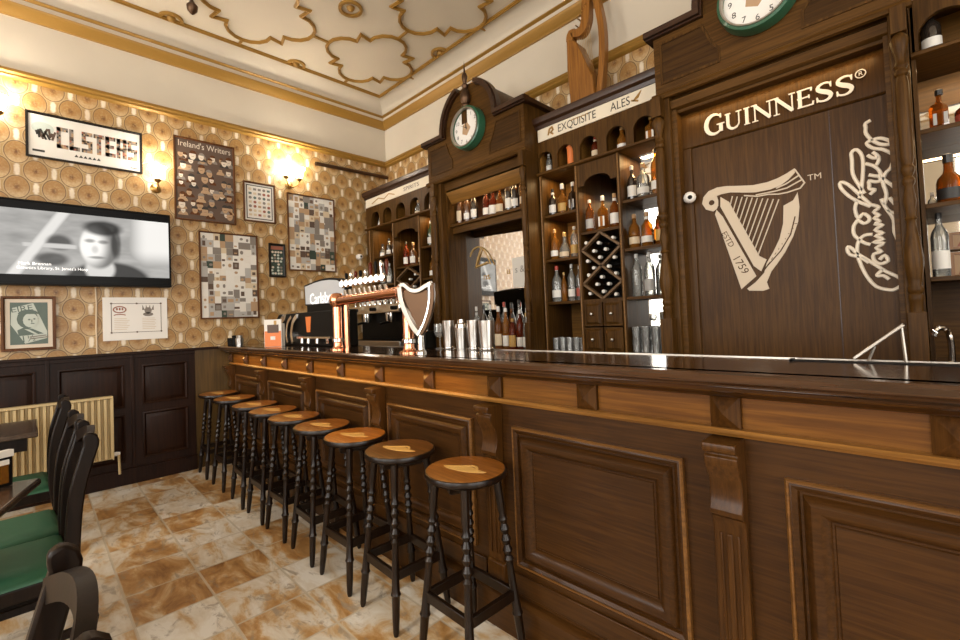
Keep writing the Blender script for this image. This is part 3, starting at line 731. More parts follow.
# television
t = thing('television', 'wall mounted flat television showing a grey close up of a man', 'television', (.03, -3.09, 1.755))
part('housing', MB().box(.03, .105, -3.745, -2.53, 1.755, 2.435), 'black', t, bevel=.006)
part('bezel', MB().panel(-3.745, -2.53, 1.755, 2.435, .105, [(0, 0), (0, .010), (.012, .010), (.014, .002)], 'x', 1, cap=False), 'black', t)
scr = part('screen', MB().add([(.1065, -3.733, 1.767), (.1065, -2.542, 1.767), (.1065, -2.542, 2.423), (.1065, -3.733, 2.423)], [(0, 1, 2, 3)]), 'tv', t, 'screen with a letterboxed grey film picture')
for o_ in (scr,):
    # the picture is laid out in metres on the wall
    o_.location = (-.03, 3.09, -1.755); o_.data.transform(Matrix.Translation((.03, -3.09, 1.755)))
mb = xtext('Mark Brennan', .034, -3.455, 1.927, .108); xtext_ = None
part('subtitle', mb, 'litletters', t, 'small white caption'); mb = xtext('Genetics Library, St. James\'s Hosp', .034, -3.345, 1.893, .108, .92)
part('subtitle', mb, 'litletters', t)
part('wall_mount', MB().box(.0, .03, -3.3, -2.9, 1.95, 2.25), 'black', t)
mb = MB().tube([(.008, -3.075, 1.755), (.008, -3.07, 1.6), (.010, -3.075, 1.4), (.008, -3.072, 1.175)], .006, 6)
solo('power_cable', mb, 'l_cream', 'pale cable running down the wallpaper below the television', 'cable', (.008, -3.07, 1.175))

# wall lamps
SH = [(.0, .0), (.022, .002), (.034, .02), (.040, .05), (.052, .085), (.072, .115), (.066, .113), (.048, .085), (.036, .05), (.028, .022), (.0, .008)]
def sconce(y, z, arms, label):
    t = thing('wall_lamp', label, 'wall lamp', (.0, y, z), 'brass wall lamps')
    part('backplate', MB().lathe([(.0, .0), (.042, .0), (.045, .008), (.03, .018), (.012, .025), (.0, .026)], (0, y, z), 'x', 14), 'brass', t)
    for s in arms:
        a = part('arm', MB().tube(smooth_pts([(.02, y, z), (.07, y+s*.3, z-.035), (.11, y+s*.8, z-.01), (.115, y+s, z+.035)]), .008, 8), 'brass', t)
        part('cup', MB().lathe([(.0, .03), (.014, .032), (.03, .05), (.026, .065), (.0, .068)], (.115, y+s, z), n=12), 'brass', a)
        part('glass_shade', MB().lathe([(r, h+.06) for r, h in SH], (.115, y+s, z), n=16), 'shade', a, 'lit tulip shade')
        light('lamp_glow', 'POINT', (.125, y+s, z+.20), 5.5, (1, .92, .80), shadow_soft_size=.05)
sconce(-2.62, 2.70, (0,), 'single brass wall lamp with a lit tulip shade beside the writers poster')
sconce(-1.34, 2.96, (-.075, .075), 'double brass wall lamp with two lit shades above the small print')
sconce(-3.72, 3.04, (-.075, .075), 'brass wall lamp at the left edge beside the wide poster')
def camera_dome(loc, ax, label):
    t = thing('security_camera', label, 'security camera', loc); n_ = Vector(ax)
    mb = MB(); P = [(0, .034), (.012, .036), (.045, .036), (.062, .03), (.07, .02), (.071, .0)]
    L = Vector(loc); mb.tube([L + n_*h for h, r in P], [max(r, .001) for h, r in P], 14)
    part('housing', mb, 'white', t)
    mb = MB(); mb.tube([L + n_*.068, L + n_*.0735], .013, 12); part('lens', mb, 'black', t)
camera_dome((0, -.47, 2.19), (1, 0, 0), 'white round security camera on the wallpaper near the left shelf cabinet')
solo('pipe', MB().tube([(.05, -1.03, 3.265), (.05, -.02, 3.285)], .022, 10), 'bronze', 'dark horizontal pipe on the wallpaper under the gold rail corner', 'pipe', (.05, -.5, 3.27))
# radiator
t = thing('radiator', 'cream ribbed panel radiator on the dark wainscot', 'radiator', (.05, -3.6, .25))
mb = MB().box(.06, .085, -4.25, -2.985, .26, .80); mb.box(.055, .125, -4.25, -2.985, .785, .805)
part('back_panel', mb, 'radiator', t, bevel=.004)
mb = MB()
for k in range(30): y = -4.23 + k*.0422; mb.prism([(.085, y), (.122, y+.008), (.122, y+.024), (.085, y+.032)], 'z', .275, .782)
part('ribs', mb, 'radiator', t)
part('side_cover', MB().box(.055, .127, -2.988, -2.98, .262, .803), 'radiator', t)
a = part('pipe', MB().tube([(.09, -2.99, .30), (.09, -2.945, .30), (.09, -2.94, .12)], .010, 8), 'radiator', t)
part('valve', MB().lathe([(.0, 0), (.016, 0), (.018, .02), (.012, .045), (.0, .046)], (.09, -2.98, .30), 'y', 10), 'white', t)
for y in (-4.1, -3.1): part('bracket', MB().box(.03, .06, y-.02, y+.02, .4, .7), 'radiator', t)

# ================================================================== BACK BAR
BZ = 1.05
t = thing('back_counter', 'dark wooden back counter under the shelf cabinets, left run', 'back counter', (1.9, -.33, 0))
part('body', MB().box(0.01, 3.85, -.64, -.001, 0, BZ-.035), 'cab', t)
part('counter_slab', MB().box(0.01, 3.85, -.68, -.001, BZ-.035, BZ), 'top', t)
for k in range(6): part('door', MB().panel(.06+k*.635, .06+k*.635+.60, .1, .95, -.64, PW, 'y', -1), 'cab', t)
t = thing('back_counter', 'dark wooden back counter at the right end of the bar', 'back counter', (5.75, -.33, 0))
part('body', MB().box(5.05, 6.45, -.64, -.001, 0, BZ-.035), 'cab', t)
part('counter_slab', MB().box(5.05, 6.45, -.68, -.001, BZ-.035, BZ), 'top', t)

def arch_cell(mb, L, Rr, xc, wd, z0, zs, z1, y0, y1):
    P = [(L, z1), (L, z0), (xc-wd/2, z0)] + [(xc-wd/2*math.cos(R(a)), zs+wd/2*math.sin(R(a))) for a in range(0, 181, 15)] + [(xc+wd/2, z0), (Rr, z0), (Rr, z1)]
    return mb.prism(P, 'y', y0, y1)
CROWN = [(0, 2.905), (-.012, 2.905), (-.02, 2.93), (-.045, 2.945), (-.052, 2.975), (-.052, 2.99), (0, 2.99)]
YC = -.39
def shelf_cabinet(label, x0, x1, bays, niches, nw, shelves, rack=True):
    """bays: (a, b) clear openings; niches: centres; shelves: list per bay of heights"""
    t = thing('shelf_cabinet', label, 'shelf cabinet', ((x0+x1)/2, -.2, BZ))
    part('back_panel', MB().box(x0, x1, -.03, -.004, BZ, 2.9), 'cabx', t)
    for a, b in [(x0, bays[0][0])] + [(bays[i][1], bays[i+1][0]) for i in range(len(bays)-1)] + [(bays[-1][1], x1)]:
        part('upright', MB().box(a, b, YC, -.03, BZ, 2.53), 'cab', t, bevel=.003)
        part('bead', MB().tube([((a+b)/2, YC-.003, BZ), ((a+b)/2, YC-.003, 2.53)], .006, 6), 'cabgold', t, 'lighter thin bead')
    part('niche_shelf', MB().prism([(YC-.02, 2.512), (YC-.03, 2.518), (YC-.03, 2.532), (YC-.02, 2.54), (-.03, 2.54), (-.03, 2.512)], 'x', x0, x1), 'cabx', t)
    mb = MB(); cs = [x0] + [(niches[i]+niches[i+1])/2 for i in range(len(niches)-1)] + [x1]
    for i, c in enumerate(niches): arch_cell(mb, cs[i], cs[i+1], c, nw, 2.54, 2.635, 2.80, YC, YC+.03)
    part('arched_board', mb, 'cab', t)
    for c in cs: part('niche_divider', MB().box(max(x0, c-.01), min(x1, c+.01), YC+.03, -.03, 2.54, 2.80), 'cabgold', t)
    part('niche_back', MB().box(x0, x1, -.075, -.07, 2.54, 2.80), 'cabgold', t, 'niche back with golden light put into its colour')
    part('top_board', MB().box(x0, x1, YC+.005, -.004, 2.80, 2.91), 'cab', t)
    part('sign_board', MB().box(x0+.015, x1-.015, YC-.008, YC+.004, 2.80, 2.902), 'signw', t, 'cream painted sign board')
    part('crown', MB().prism([(YC+a, b) for a, b in CROWN] + [(-.004, 2.99), (-.004, 2.905)], 'x', x0-.005, x1+.005), 'cabdark', t)
    for (a, b), hs in zip(bays, shelves):
        yb_ = -.205 if a > 3.5 else -.036
        part('mirror_back' if a > 3 else 'inner_back', MB().box(a, b, yb_, yb_+.005, BZ, 2.51), 'mirror' if (a > 3.0) else 'cabgold', t)
        for h in hs:
            part('shelf', MB().box(a, b, YC+.012, yb_, h-.022, h), 'cabx', t, bevel=.002)
            light('shelf_spot', 'AREA', ((a+b)/2, -.27, h+.33 if h < 2.1 else 2.505), 1.8, (1, .66, .30), shape='RECTANGLE', size=(b-a)*.6, size_y=.06)
    a, b = bays[1]; zc = shelves[1][0]
    P = [(a, 2.51), (a, 2.34), (a+.05, 2.34)] + [(a+.05+(b-a-.10)*(1-math.cos(R(k)))/2, 2.345+.06*math.sin(R(k))) for k in range(0, 181, 15)] + [(b-.05, 2.34), (b, 2.34), (b, 2.51)]
    part('arched_apron', MB().prism(P, 'y', YC+.002, YC+.02), 'cab', t)
    if rack:
        z0, z1 = 1.46, zc-.022; mb = MB(); W_, H_ = b-a, z1-z0; cx, cz = (a+b)/2, (z0+z1)/2
        mb.box(a, b, -.06, -.04, z0, z1)
        rk = part('wine_rack', mb, 'black', t, 'dark rack back')
        def slat(p, q): return MB().ribbon([p, q], .017, 'y', YC+.008, YC+.045)
        zq = lambda f: z0 + H_*f
        for p, q in (((a, zq(.76)), (cx, z1)), ((b, zq(.76)), (cx, z1)), ((a, zq(.76)), (b, zq(.24))), ((a, zq(.24)), (b, zq(.76))), ((a, zq(.24)), (cx, z0)), ((b, zq(.24)), (cx, z0))):
            part('slat', slat(p, q), 'rackslat', rk)
        part('rack_base', MB().box(a, b, YC+.005, -.04, 1.435, 1.46), 'cab', t)
        for i in range(2):
            for j in range(2):
                u0, u1 = a+W_*i/2+.006, a+W_*(i+1)/2-.006; v0, v1 = BZ+.012+j*.193, BZ+.012+j*.193+.182
                d = part('drawer', MB().panel(u0, u1, v0, v1, YC+.008, [(0, -.25), (0, .008), (.012, .008), (.03, .022), (.032, .022)], 'y', -1), 'cab', t)
                part('knob', MB().lathe([(.0, -.026), (.010, -.022), (.012, -.014), (.006, -.006), (.006, .002)], ((u0+u1)/2, YC-.014, (v0+v1)/2), 'y', 10), 'steel', d, 'small pale metal knob')
    return t
abays = [(2.835, 3.145), (3.175, 3.495), (3.525, 3.80)]
ales = shelf_cabinet('oak shelf cabinet with bottle niches and cream ales sign between the two clock cabinets', 2.805, 3.835, abays, [2.872, 3.07, 3.28, 3.505, 3.715], .15, [(2.18, 1.81, 1.46), (1.985,), (2.16, 1.81, 1.46)])
lbays = [(.235, .655), (.685, 1.145), (1.175, 1.45)]
lcab = shelf_cabinet('oak shelf cabinet in the far corner, touching the papered left wall', .09, 1.51, lbays, [.30, .56, .83, 1.10, 1.36], .18, [(2.16, 1.81, 1.46), (1.985,), (2.16, 1.81, 1.46)])
def ytext(txt, size, cx, cz, y, squash=1.0): return text_mb(txt, size, lambda u, v: (cx+u, y, cz+v), squash=squash)
yb = YC-.0095
part('sign_lettering', ytext('EXQUISITE', .088, 3.19, 2.85, yb, .82), 'ink', ales, 'dark sign lettering')
part('sign_lettering', ytext('ALES', .088, 3.555, 2.85, yb, .82), 'ink', ales, 'dark sign lettering')
mb = MB().ribbon([(2.925, 2.83), (2.94, 2.875), (2.965, 2.885), (2.975, 2.86), (2.95, 2.845), (2.975, 2.825)], .014, 'y', yb-.001, yb+.001)
mb.ribbon([(3.65, 2.835), (3.685, 2.855), (3.715, 2.892)], [.006, .022, .004], 'y', yb-.001, yb+.001); mb.ribbon([(3.64, 2.845), (3.69, 2.825)], .012, 'y', yb-.001, yb+.001)
for k in range(5): mb.ribbon(arc(3.16+k*.03, 2.868, .016, .012, 20, 160, 5), .006, 'y', yb-.0015, yb+.001)
part('sign_ornament', mb, 'brass', ales, 'gold ornaments between the letters')
part('sign_lettering', ytext('SPIRITS', .062, 1.06, 2.852, yb, 1.5), 'brown', lcab, 'gold brown sign lettering')
mb = MB().ribbon([(.25, 2.83), (.4, 2.87), (.52, 2.835), (.62, 2.875), (.74, 2.84)], .012, 'y', yb-.001, yb+.001); part('sign_ornament', mb, 'brass', lcab)
light('sign_spot', 'SPOT', (1.0, -1.0, 3.3), 10, (1, .82, .55), spot_size=R(30), rot=(R(60), 0, 0)) if False else None

COLP = [(.030, 1.30), (.030, 1.345), (.034, 1.352), (.034, 1.375), (.028, 1.382), (.036, 1.395), (.036, 1.41), (.029, 1.42), (.034, 1.45), (.044, 1.50), (.046, 1.54), (.038, 1.60), (.026, 1.67), (.021, 1.71), (.030, 1.722), (.021, 1.735), (.024, 1.77), (.031, 1.80),
        (.024, 1.84), (.020, 1.87), (.030, 1.885), (.030, 1.90), (.020, 1.915), (.033, 1.94), (.033, 1.955), (.024, 1.968), (.032, 2.0), (.034, 2.15), (.031, 2.34), (.024, 2.375), (.034, 2.385), (.034, 2.40), (.025, 2.41), (.034, 2.425), (.026, 2.44), (.022, 2.455), (.040, 2.52), (.043, 2.545), (.036, 2.56), (.022, 2.575)]
def column(parent, x, y, k=1):
    c = part('turned_column', MB().lathe([(a*k, b) for a, b in COLP], (x, y, 0), n=16), 'cab', parent)
    part('column_block', MB().box(x-.042*k, x+.042*k, y-.042*k, y+.042*k, BZ, 1.30), 'cab', c, bevel=.003)
    part('column_block', MB().box(x-.036*k, x+.036*k, y-.036*k, y+.036*k, 2.575, 2.70), 'cab', c, bevel=.003)
def arched_cabinet(label, x0, x1, o0, o1, xc, ahw, depth=-.55, base=0):
    """x0..x1 body, o0..o1 clear opening, arched hood with broken pediment above"""
    Y = depth
    t = thing('clock_cabinet', label, 'clock cabinet', ((x0+x1)/2, -.3, 0))
    for a, b in ((x0, o0), (o1, x1)):
        part('post', MB().box(a, b, Y, -.004, base, 2.72), 'cab', t, bevel=.003)
    part('lintel', MB().box(o0, o1, Y+.05, -.004, 2.60, 2.72), 'cabx', t, bevel=.004)
    # fascia with arch
    zt = 3.115; H = .37; c = xc
    P = [(x0, 2.72), (x1, 2.72), (x1, zt), (c+ahw, zt)] + [(c+ahw*math.cos(R(a)), zt+.03+H*math.sin(R(a))) for a in range(0, 181, 10)] + [(c-ahw, zt), (x0, zt)]
    part('fascia', MB().prism(P, 'y', Y, Y+.04), 'cabx', t)
    for a, b, z in ((x0, x0+.03, 2.72), (x1-.03, x1, 2.72), (x0+.03, c-ahw, zt-.03), (c+ahw, x1-.03, zt-.03)): part('side_board', MB().box(a, b, Y+.04, -.004, z, zt), 'cab', t)
    mb = MB().sweep([(Y+.04,), (-.004,)], [(c+ahw*math.cos(R(a)), zt+.03+H*math.sin(R(a))) for a in range(0, 181, 10)], lambda p, q: (p[0], q[0], p[1]))
    part('hood', mb, 'cab', t)
    def moulding(pts):
        mb = MB(); mb.ribbon(pts, .035, 'y', Y-.055, Y+.04); mb.ribbon([(p[0], p[1]-.0) for p in pts], .055, 'y', Y-.03, Y+.03); return mb
    A = [(c+ahw*math.cos(R(a)), zt+.03+H*math.sin(R(a))) for a in range(0, 77, 7)]
    part('cap_moulding', moulding([(x1+.04, zt+.012), (c+ahw, zt+.012)] + A), 'cabdark', t)
    part('cap_moulding', moulding([(x0-.04, zt+.012), (c-ahw, zt+.012)] + [(2*c-p[0], p[1]) for p in A]), 'cabdark', t)
    for a in (x1, x0-.045): part('cap_side', MB().box(a, a+.045, Y-.05, -.004, zt-.006, zt+.03), 'cabdark', t)
    part('lower_moulding', MB().prism([(Y, 2.695), (Y-.018, 2.70), (Y-.026, 2.715), (Y-.018, 2.735), (Y, 2.745)], 'x', x0-.02, x1+.02), 'cabx', t)
    for s in (-1, 1):          # shaped recessed fields
        e = x0+.045 if s < 0 else x1-.045; g = c - (ahw-.03) if s < 0 else c+ahw-.03; k = g + .07*(-s) 
        F = [(e, 2.80), (k+.0, 2.80), (k, 2.88), (k+s*.035, 2.93), (k+s*.085, 3.055), (e, 3.055)]
        part('field', MB().prism(F, 'y', Y-.002, Y+.001), 'cabfield', t); part('field_moulding', MB().ribbon(F, .014, 'y', Y-.007, Y+.002, True), 'cab', t)
    return t, Y
ck, Y = arched_cabinet('oak cabinet with round arched hood and finial, left of the ales sign', 1.555, 2.80, 1.735, 2.735, 2.165, .345, base=BZ)
for a in (1.735, 2.715): part('inner_side', MB().box(a, a+.02, Y+.06, -.1, BZ, 2.60), 'cab', ck)
part('upper_back', MB().box(1.755, 2.715, -.155, -.14, 2.26, 2.62), 'cabdark', ck)
part('bottle_shelf', MB().box(1.755, 2.715, Y+.09, -.2, 2.265, 2.29), 'cabx', ck, bevel=.003)
part('shelf_apron', MB().box(1.755, 2.715, Y+.12, Y+.14, 2.20, 2.265), 'cabx', ck)
part('inner_rail', MB().prism([(Y+.05, 2.60), (Y+.12, 2.50), (Y+.14, 2.50), (Y+.14, 2.62), (Y+.05, 2.62)], 'x', 1.755, 2.715), 'cabgold', ck)
my = lambda x: -.2+0.11*(x-2.2)
mr = part('mirror', MB().prism([(1.755, my(1.755)), (2.715, my(2.715)), (2.715, my(2.715)+.006), (1.755, my(1.755)+.006)], 'z', BZ, 2.26), 'mirror', ck, 'large mirror with gold script')
mb = MB().ribbon(smooth_pts([(1.80, 1.98), (1.84, 2.04), (1.92, 2.065), (2.0, 2.02), (2.06, 1.92), (2.08, 1.87)], False, 3), [.012]*16, 'y', -.2475, -.2425)
mb.ribbon([(1.96, 2.05), (1.91, 1.95), (1.87, 1.855)], .016, 'y', -.2475, -.2425); mb.ribbon([(1.87, 1.865), (1.98, 1.885), (2.04, 1.90)], .013, 'y', -.2475, -.2425)
part('script', mb, 'goldlight', mr); part('script', ytext('ins', .10, 1.99, 1.76, -.2265), 'goldlight', mr); part('script', ytext('u', .10, 2.26, 1.79, -.197), 'goldlight', mr)
column(ck, 1.665, Y-.03, .66); column(ck, 2.785, Y-.03, .66)
for k in (.0,): light('shelf_spot', 'AREA', (2.22, -.36, 2.59), 4.5, (1, .7, .36), shape='RECTANGLE', size=.8, size_y=.05)
t = thing('paper_note', 'white paper note with grey writing stuck to the mirror of the left clock cabinet', 'note', (2.40, -.202, 1.63))
part('sheet', MB().box(2.315, 2.485, -.196, -.194, 1.625, 1.905), 'paper', t); part('writing', ytext('s &', .09, 2.40, 1.79, -.1968), 'inkgrey', t)
# finial
mb = MB().lathe([(.0, 3.27), (.035, 3.27), (.04, 3.30), (.028, 3.32), (.045, 3.35), (.05, 3.39), (.036, 3.43), (.018, 3.46), (.03, 3.48), (.03, 3.495), (.016, 3.51), (.022, 3.54), (.028, 3.57), (.02, 3.60), (.010, 3.61), (.006, 3.66), (.0, 3.72)], (2.165, Y-.035, 0), n=14)
part('finial', mb, 'bronze', ck, 'dark turned finial with a spike'); part('finial_base', MB().box(2.13, 2.20, Y-.06, Y+.04, 3.13, 3.28), 'cab', ck)
def clock(x, y, z, r, label):
    t = thing('wall_clock', label, 'clock', (x, y, z), 'round green clocks')
    c = (x, y, z)
    part('rim', MB().lathe([(r*.95, .0), (r, -.01), (r, -.06), (r*.97, -.085), (r*.90, -.092), (r*.86, -.085), (r*.83, -.06), (r*.83, .0)], c, 'y', 32, cap=False), 'clockgreen', t)
    part('bezel', MB().lathe([(r*.90, -.088), (r*.89, -.098), (r*.85, -.098), (r*.82, -.075)], c, 'y', 32, cap=False), 'silver', t, 'pale ring round the dial')
    f = part('dial', MB().lathe([(.0, -.058), (r*.84, -.058), (r*.84, -.05)], c, 'y', 32), 'white', t, 'white dial')
    mb = MB()
    for k in range(12):
        a = R(30*k); u, v = r*.66*math.sin(a), r*.66*math.cos(a)
        text_mb(str(k or 12), r*.24, lambda p, q: (x+u+p, y-.0592, z+v+q), mb)
    part('numerals', mb, 'ink', f)
    part('dial_art', MB().prism([(x-r*.22, z+r*.18), (x+r*.05, z+r*.28), (x+r*.28, z-r*.05), (x+r*.02, z-r*.36), (x-r*.28, z-r*.22)], 'y', y-.0588, y-.058), 'tan', f, 'tan picture on the dial')
    mb = MB()
    for a, l, wd in ((R(352), .42, .05), (R(300), .50, .035)):
        d = Vector((math.sin(a), math.cos(a))); nn = Vector((d.y, -d.x))
        mb.prism([(x+nn.x*wd*r/2, z+nn.y*wd*r/2), (x+d.x*l*r, z+d.y*l*r), (x-nn.x*wd*r/2, z-nn.y*wd*r/2), (x-d.x*.1*r, z-d.y*.1*r)], 'y', y-.062, y-.060)
    part('hands', mb, 'ink', t)
clock(2.185, Y, 3.085, .195, 'round green clock under the hood of the left cabinet with the finial')

gu, Y = arched_cabinet('large oak door cabinet with cream harp sign, at the top edge of the photo', 3.875, 5.03, 3.955, 4.965, 4.45, .30)
for a, b in ((3.955, 3.985), (4.945, 4.965)): part('column_post', MB().box(a, b, Y+.03, -.4, 0, 2.62), 'cabx', gu)
dr = part('door', MB().box(3.985, 4.945, -.435, -.40, 0, 2.60), 'door', gu, 'dark veneered door leaf')
part('stile', MB().box(3.985, 4.035, -.452, -.435, 0, 2.37), 'door', dr); part('seam', MB().box(4.717, 4.721, -.4365, -.434, 0, 2.37), 'cabdark', dr)
part('rail', MB().prism([(-.435, 2.37), (-.445, 2.372), (-.452, 2.38), (-.452, 2.56), (-.435, 2.60)], 'x', 3.985, 4.945), 'door', dr)
part('inner_rail', MB().prism([(Y+.04, 2.62), (Y+.02, 2.63), (Y+.02, 2.68), (Y+.05, 2.70), (-.40, 2.70), (-.40, 2.60)], 'x', 3.955, 4.965), 'cabx', gu)
column(gu, 3.895, Y-.04, .85); column(gu, 5.002, Y-.04, .76)
clock(4.465, Y, 3.055, .195, 'round green clock cut by the top edge of the photo, over the harp door')
# cream lettering and harp on the door
LY0, LY1 = -.4555, -.4515
def serif_word(cells, x0, z0, hgt, y0, y1, dz=0):
    mb = MB(-.00012); x = x0
    for ch, wd, k in cells:
        h = hgt*k; zb = z0 + dz*(x-x0); T, t_ = .018*k, .006
        L = lambda *a: mb.ribbon([(x+p[0]*wd, zb+p[1]*h) for p in a[0]], a[1], 'y', y0, y1)
        def sf(u, v): mb.ribbon([(x+u*wd-.016*k, zb+v*h), (x+u*wd+.016*k, zb+v*h)], .006, 'y', y0, y1)
        if ch == 'G':
            P = arc(.50, .5, .42, .5, 40, 320, 16); L([P, [.006]+[.010+.014*math.sin(R(180*i/16))**1 for i in range(1, 16)]+[.012]])if False else mb.ribbon([(x+p*wd, zb+q*h) for p, q in P], [.006+.018*max(0, math.sin(R(180*i/16)))for i in range(17)], 'y', y0, y1)
            L([(.82, .45), (.82, .05)], T); mb.ribbon([(x+.62*wd, zb+.45*h), (x+1.0*wd, zb+.45*h)], .007, 'y', y0, y1); L([(.82, .98), (.82, .76)], .008)
        elif ch == 'U':
            mb.ribbon([(x+p*wd, zb+q*h) for p, q in [(.2, 1), (.2, .35)] + arc(.51, .33, .31, .33, 190, 350, 10)[1:] + [(.82, .35), (.82, 1)]], [T]*3+[T*.9]*3+[T*.7]*3+[t_]*(5), 'y', y0, y1); sf(.2, .98); sf(.82, .98)
        elif ch == 'I': L([(.5, 0), (.5, 1)], T); sf(.5, .02); sf(.5, .98)
        elif ch == 'N': L([(.16, 0), (.16, 1)], t_); L([(.14, .98), (.86, .03)], T); L([(.86, 0), (.86, 1)], t_); sf(.16, .02); sf(.13, .98); sf(.86, .98)
        elif ch == 'E':
            L([(.24, 0), (.24, 1)], T)
            for v, e in ((.97, .86), (.52, .72), (.03, .90)): L([(.1, v), (e, v)], .007)
            L([(.86, 1), (.84, .8)], .008); L([(.90, 0), (.93, .22)], .008); L([(.72, .42), (.72, .62)], .007)
        elif ch == 'S':
            P = [(.82, .78), (.78, .92), (.5, .985), (.22, .88), (.2, .70), (.42, .55), (.66, .44), (.82, .28), (.72, .08), (.45, .015), (.18, .1), (.13, .26)]
            P = smooth_pts(P, False, 2); n_ = len(P)-1
            mb.ribbon([(x+p*wd, zb+q*h) for p, q in P], [.008+.015*math.exp(-((i/n_-.5)/.22)**2) for i in range(n_+1)], 'y', y0, y1)
            L([(.84, .98), (.83, .70)], .006); L([(.13, .02), (.13, .3)], .006)
        x += wd
    return mb
mb = serif_word([('G', .110, 1.12), ('U', .094, .92), ('I', .048, .92), ('N', .104, .92), ('N', .104, .92), ('E', .083, .92), ('S', .083, .92), ('S', .083, .92)], 4.125, 2.415, .105, LY0-.006, LY1-.002)
part('lettering', mb, 'letter', dr, 'large cream serif lettering')
mb = MB().ribbon(arc(4.855, 2.50, .020, .020, 0, 360, 16)[:-1], .004, 'y', LY0-.006, LY1-.002, True); text_mb('R', .03, lambda u, v: (4.855+u, LY0-.006, 2.50+v), mb)
part('registered_mark', mb, 'letter', dr)
h0, h1 = -.4385, -.4345
neck = [(4.14, 1.95), (4.1, 1.97), (4.08, 2.01), (4.09, 2.05), (4.12, 2.08), (4.17, 2.092), (4.22, 2.088), (4.28, 2.075), (4.36, 2.06), (4.43, 2.06), (4.48, 2.07), (4.52, 2.085), (4.56, 2.105), (4.56, 2.08), (4.53, 2.05), (4.49, 2.025), (4.44, 2.015), (4.37, 2.015), (4.3, 2.03), (4.24, 2.045), (4.19, 2.045), (4.165, 2.04), (4.172, 2.01), (4.17, 1.98), (4.16, 1.96)]
mb = MB(-.00012).prism(neck, 'y', h0, h1)
mb.prism([(4.15, 1.93), (4.16, 1.955), (4.19, 1.91), (4.35, 1.53), (4.27, 1.46)], 'y', h0, h1)
mb.prism([(4.185, 2.03), (4.23, 1.99), (4.37, 1.645), (4.405, 1.62), (4.375, 1.555), (4.34, 1.59), (4.182, 1.97)], 'y', h0, h1)
mb.prism([(4.5, 1.91), (4.545, 1.93), (4.567, 1.97), (4.572, 1.89), (4.562, 1.81), (4.535, 1.73), (4.495, 1.65), (4.455, 1.59), (4.425, 1.55), (4.40, 1.49), (4.41, 1.452), (4.38, 1.442), (4.31, 1.448), (4.30, 1.46), (4.345, 1.495), (4.39, 1.545), (4.405, 1.6), (4.44, 1.66), (4.473, 1.73), (4.493, 1.81)], 'y', h0, h1)
for P in ([(4.56, 2.10), (4.60, 2.015), (4.58, 1.99), (4.52, 1.98), (4.48, 1.98), (4.43, 1.99), (4.38, 1.99), (4.31, 2.01)], [(4.59, 2.035), (4.52, 2.005), (4.46, 2.0), (4.37, 2.0)], [(4.575, 2.06), (4.52, 2.03), (4.47, 2.015)]): mb.ribbon(P, .007, 'y', h0, h1)
for i in range(10):
    f = i/9; mb.ribbon([(4.25+.23*f, 2.02-.07*f), (4.23+.13*f, 1.95-.31*f)], .0055, 'y', h0, h1)
hp = part('harp_emblem', mb, 'logo', dr, 'large pale harp emblem')
mb = MB().lathe([(.0, 0), (.016, 0), (.016, -.0012), (.0, -.0012)], (4.135, h0, 2.005), 'y', 14)
mb.ribbon([(4.55, 1.84), (4.525, 1.745), (4.475, 1.66), (4.405, 1.58), (4.355, 1.51)], .006, 'y', h0-.001, h0)
for i in range(12): f = i/11; mb.ribbon([(4.545-.17*f, 1.80-.27*f), (4.558-.205*f, 1.80-.29*f)], .003, 'y', h0-.001, h0)
part('harp_line', mb, 'door', hp, 'dark lines on the harp')
def dtext(txt, size, cx, cz, ang, y):
    c, s_ = math.cos(R(ang)), math.sin(R(ang)); return text_mb(txt, size, lambda u, v: (cx+u*c-v*s_, y, cz+u*s_+v*c))
part('harp_text', dtext('ESTD', .045, 4.212, 1.765, -66, h0-.0006), 'door', hp); part('harp_text', dtext('1759', .060, 4.272, 1.605, -64, h0-.0006), 'door', hp)
part('trade_mark', ytext('TM', .045, 4.645, 2.035, h0), 'logo', dr)
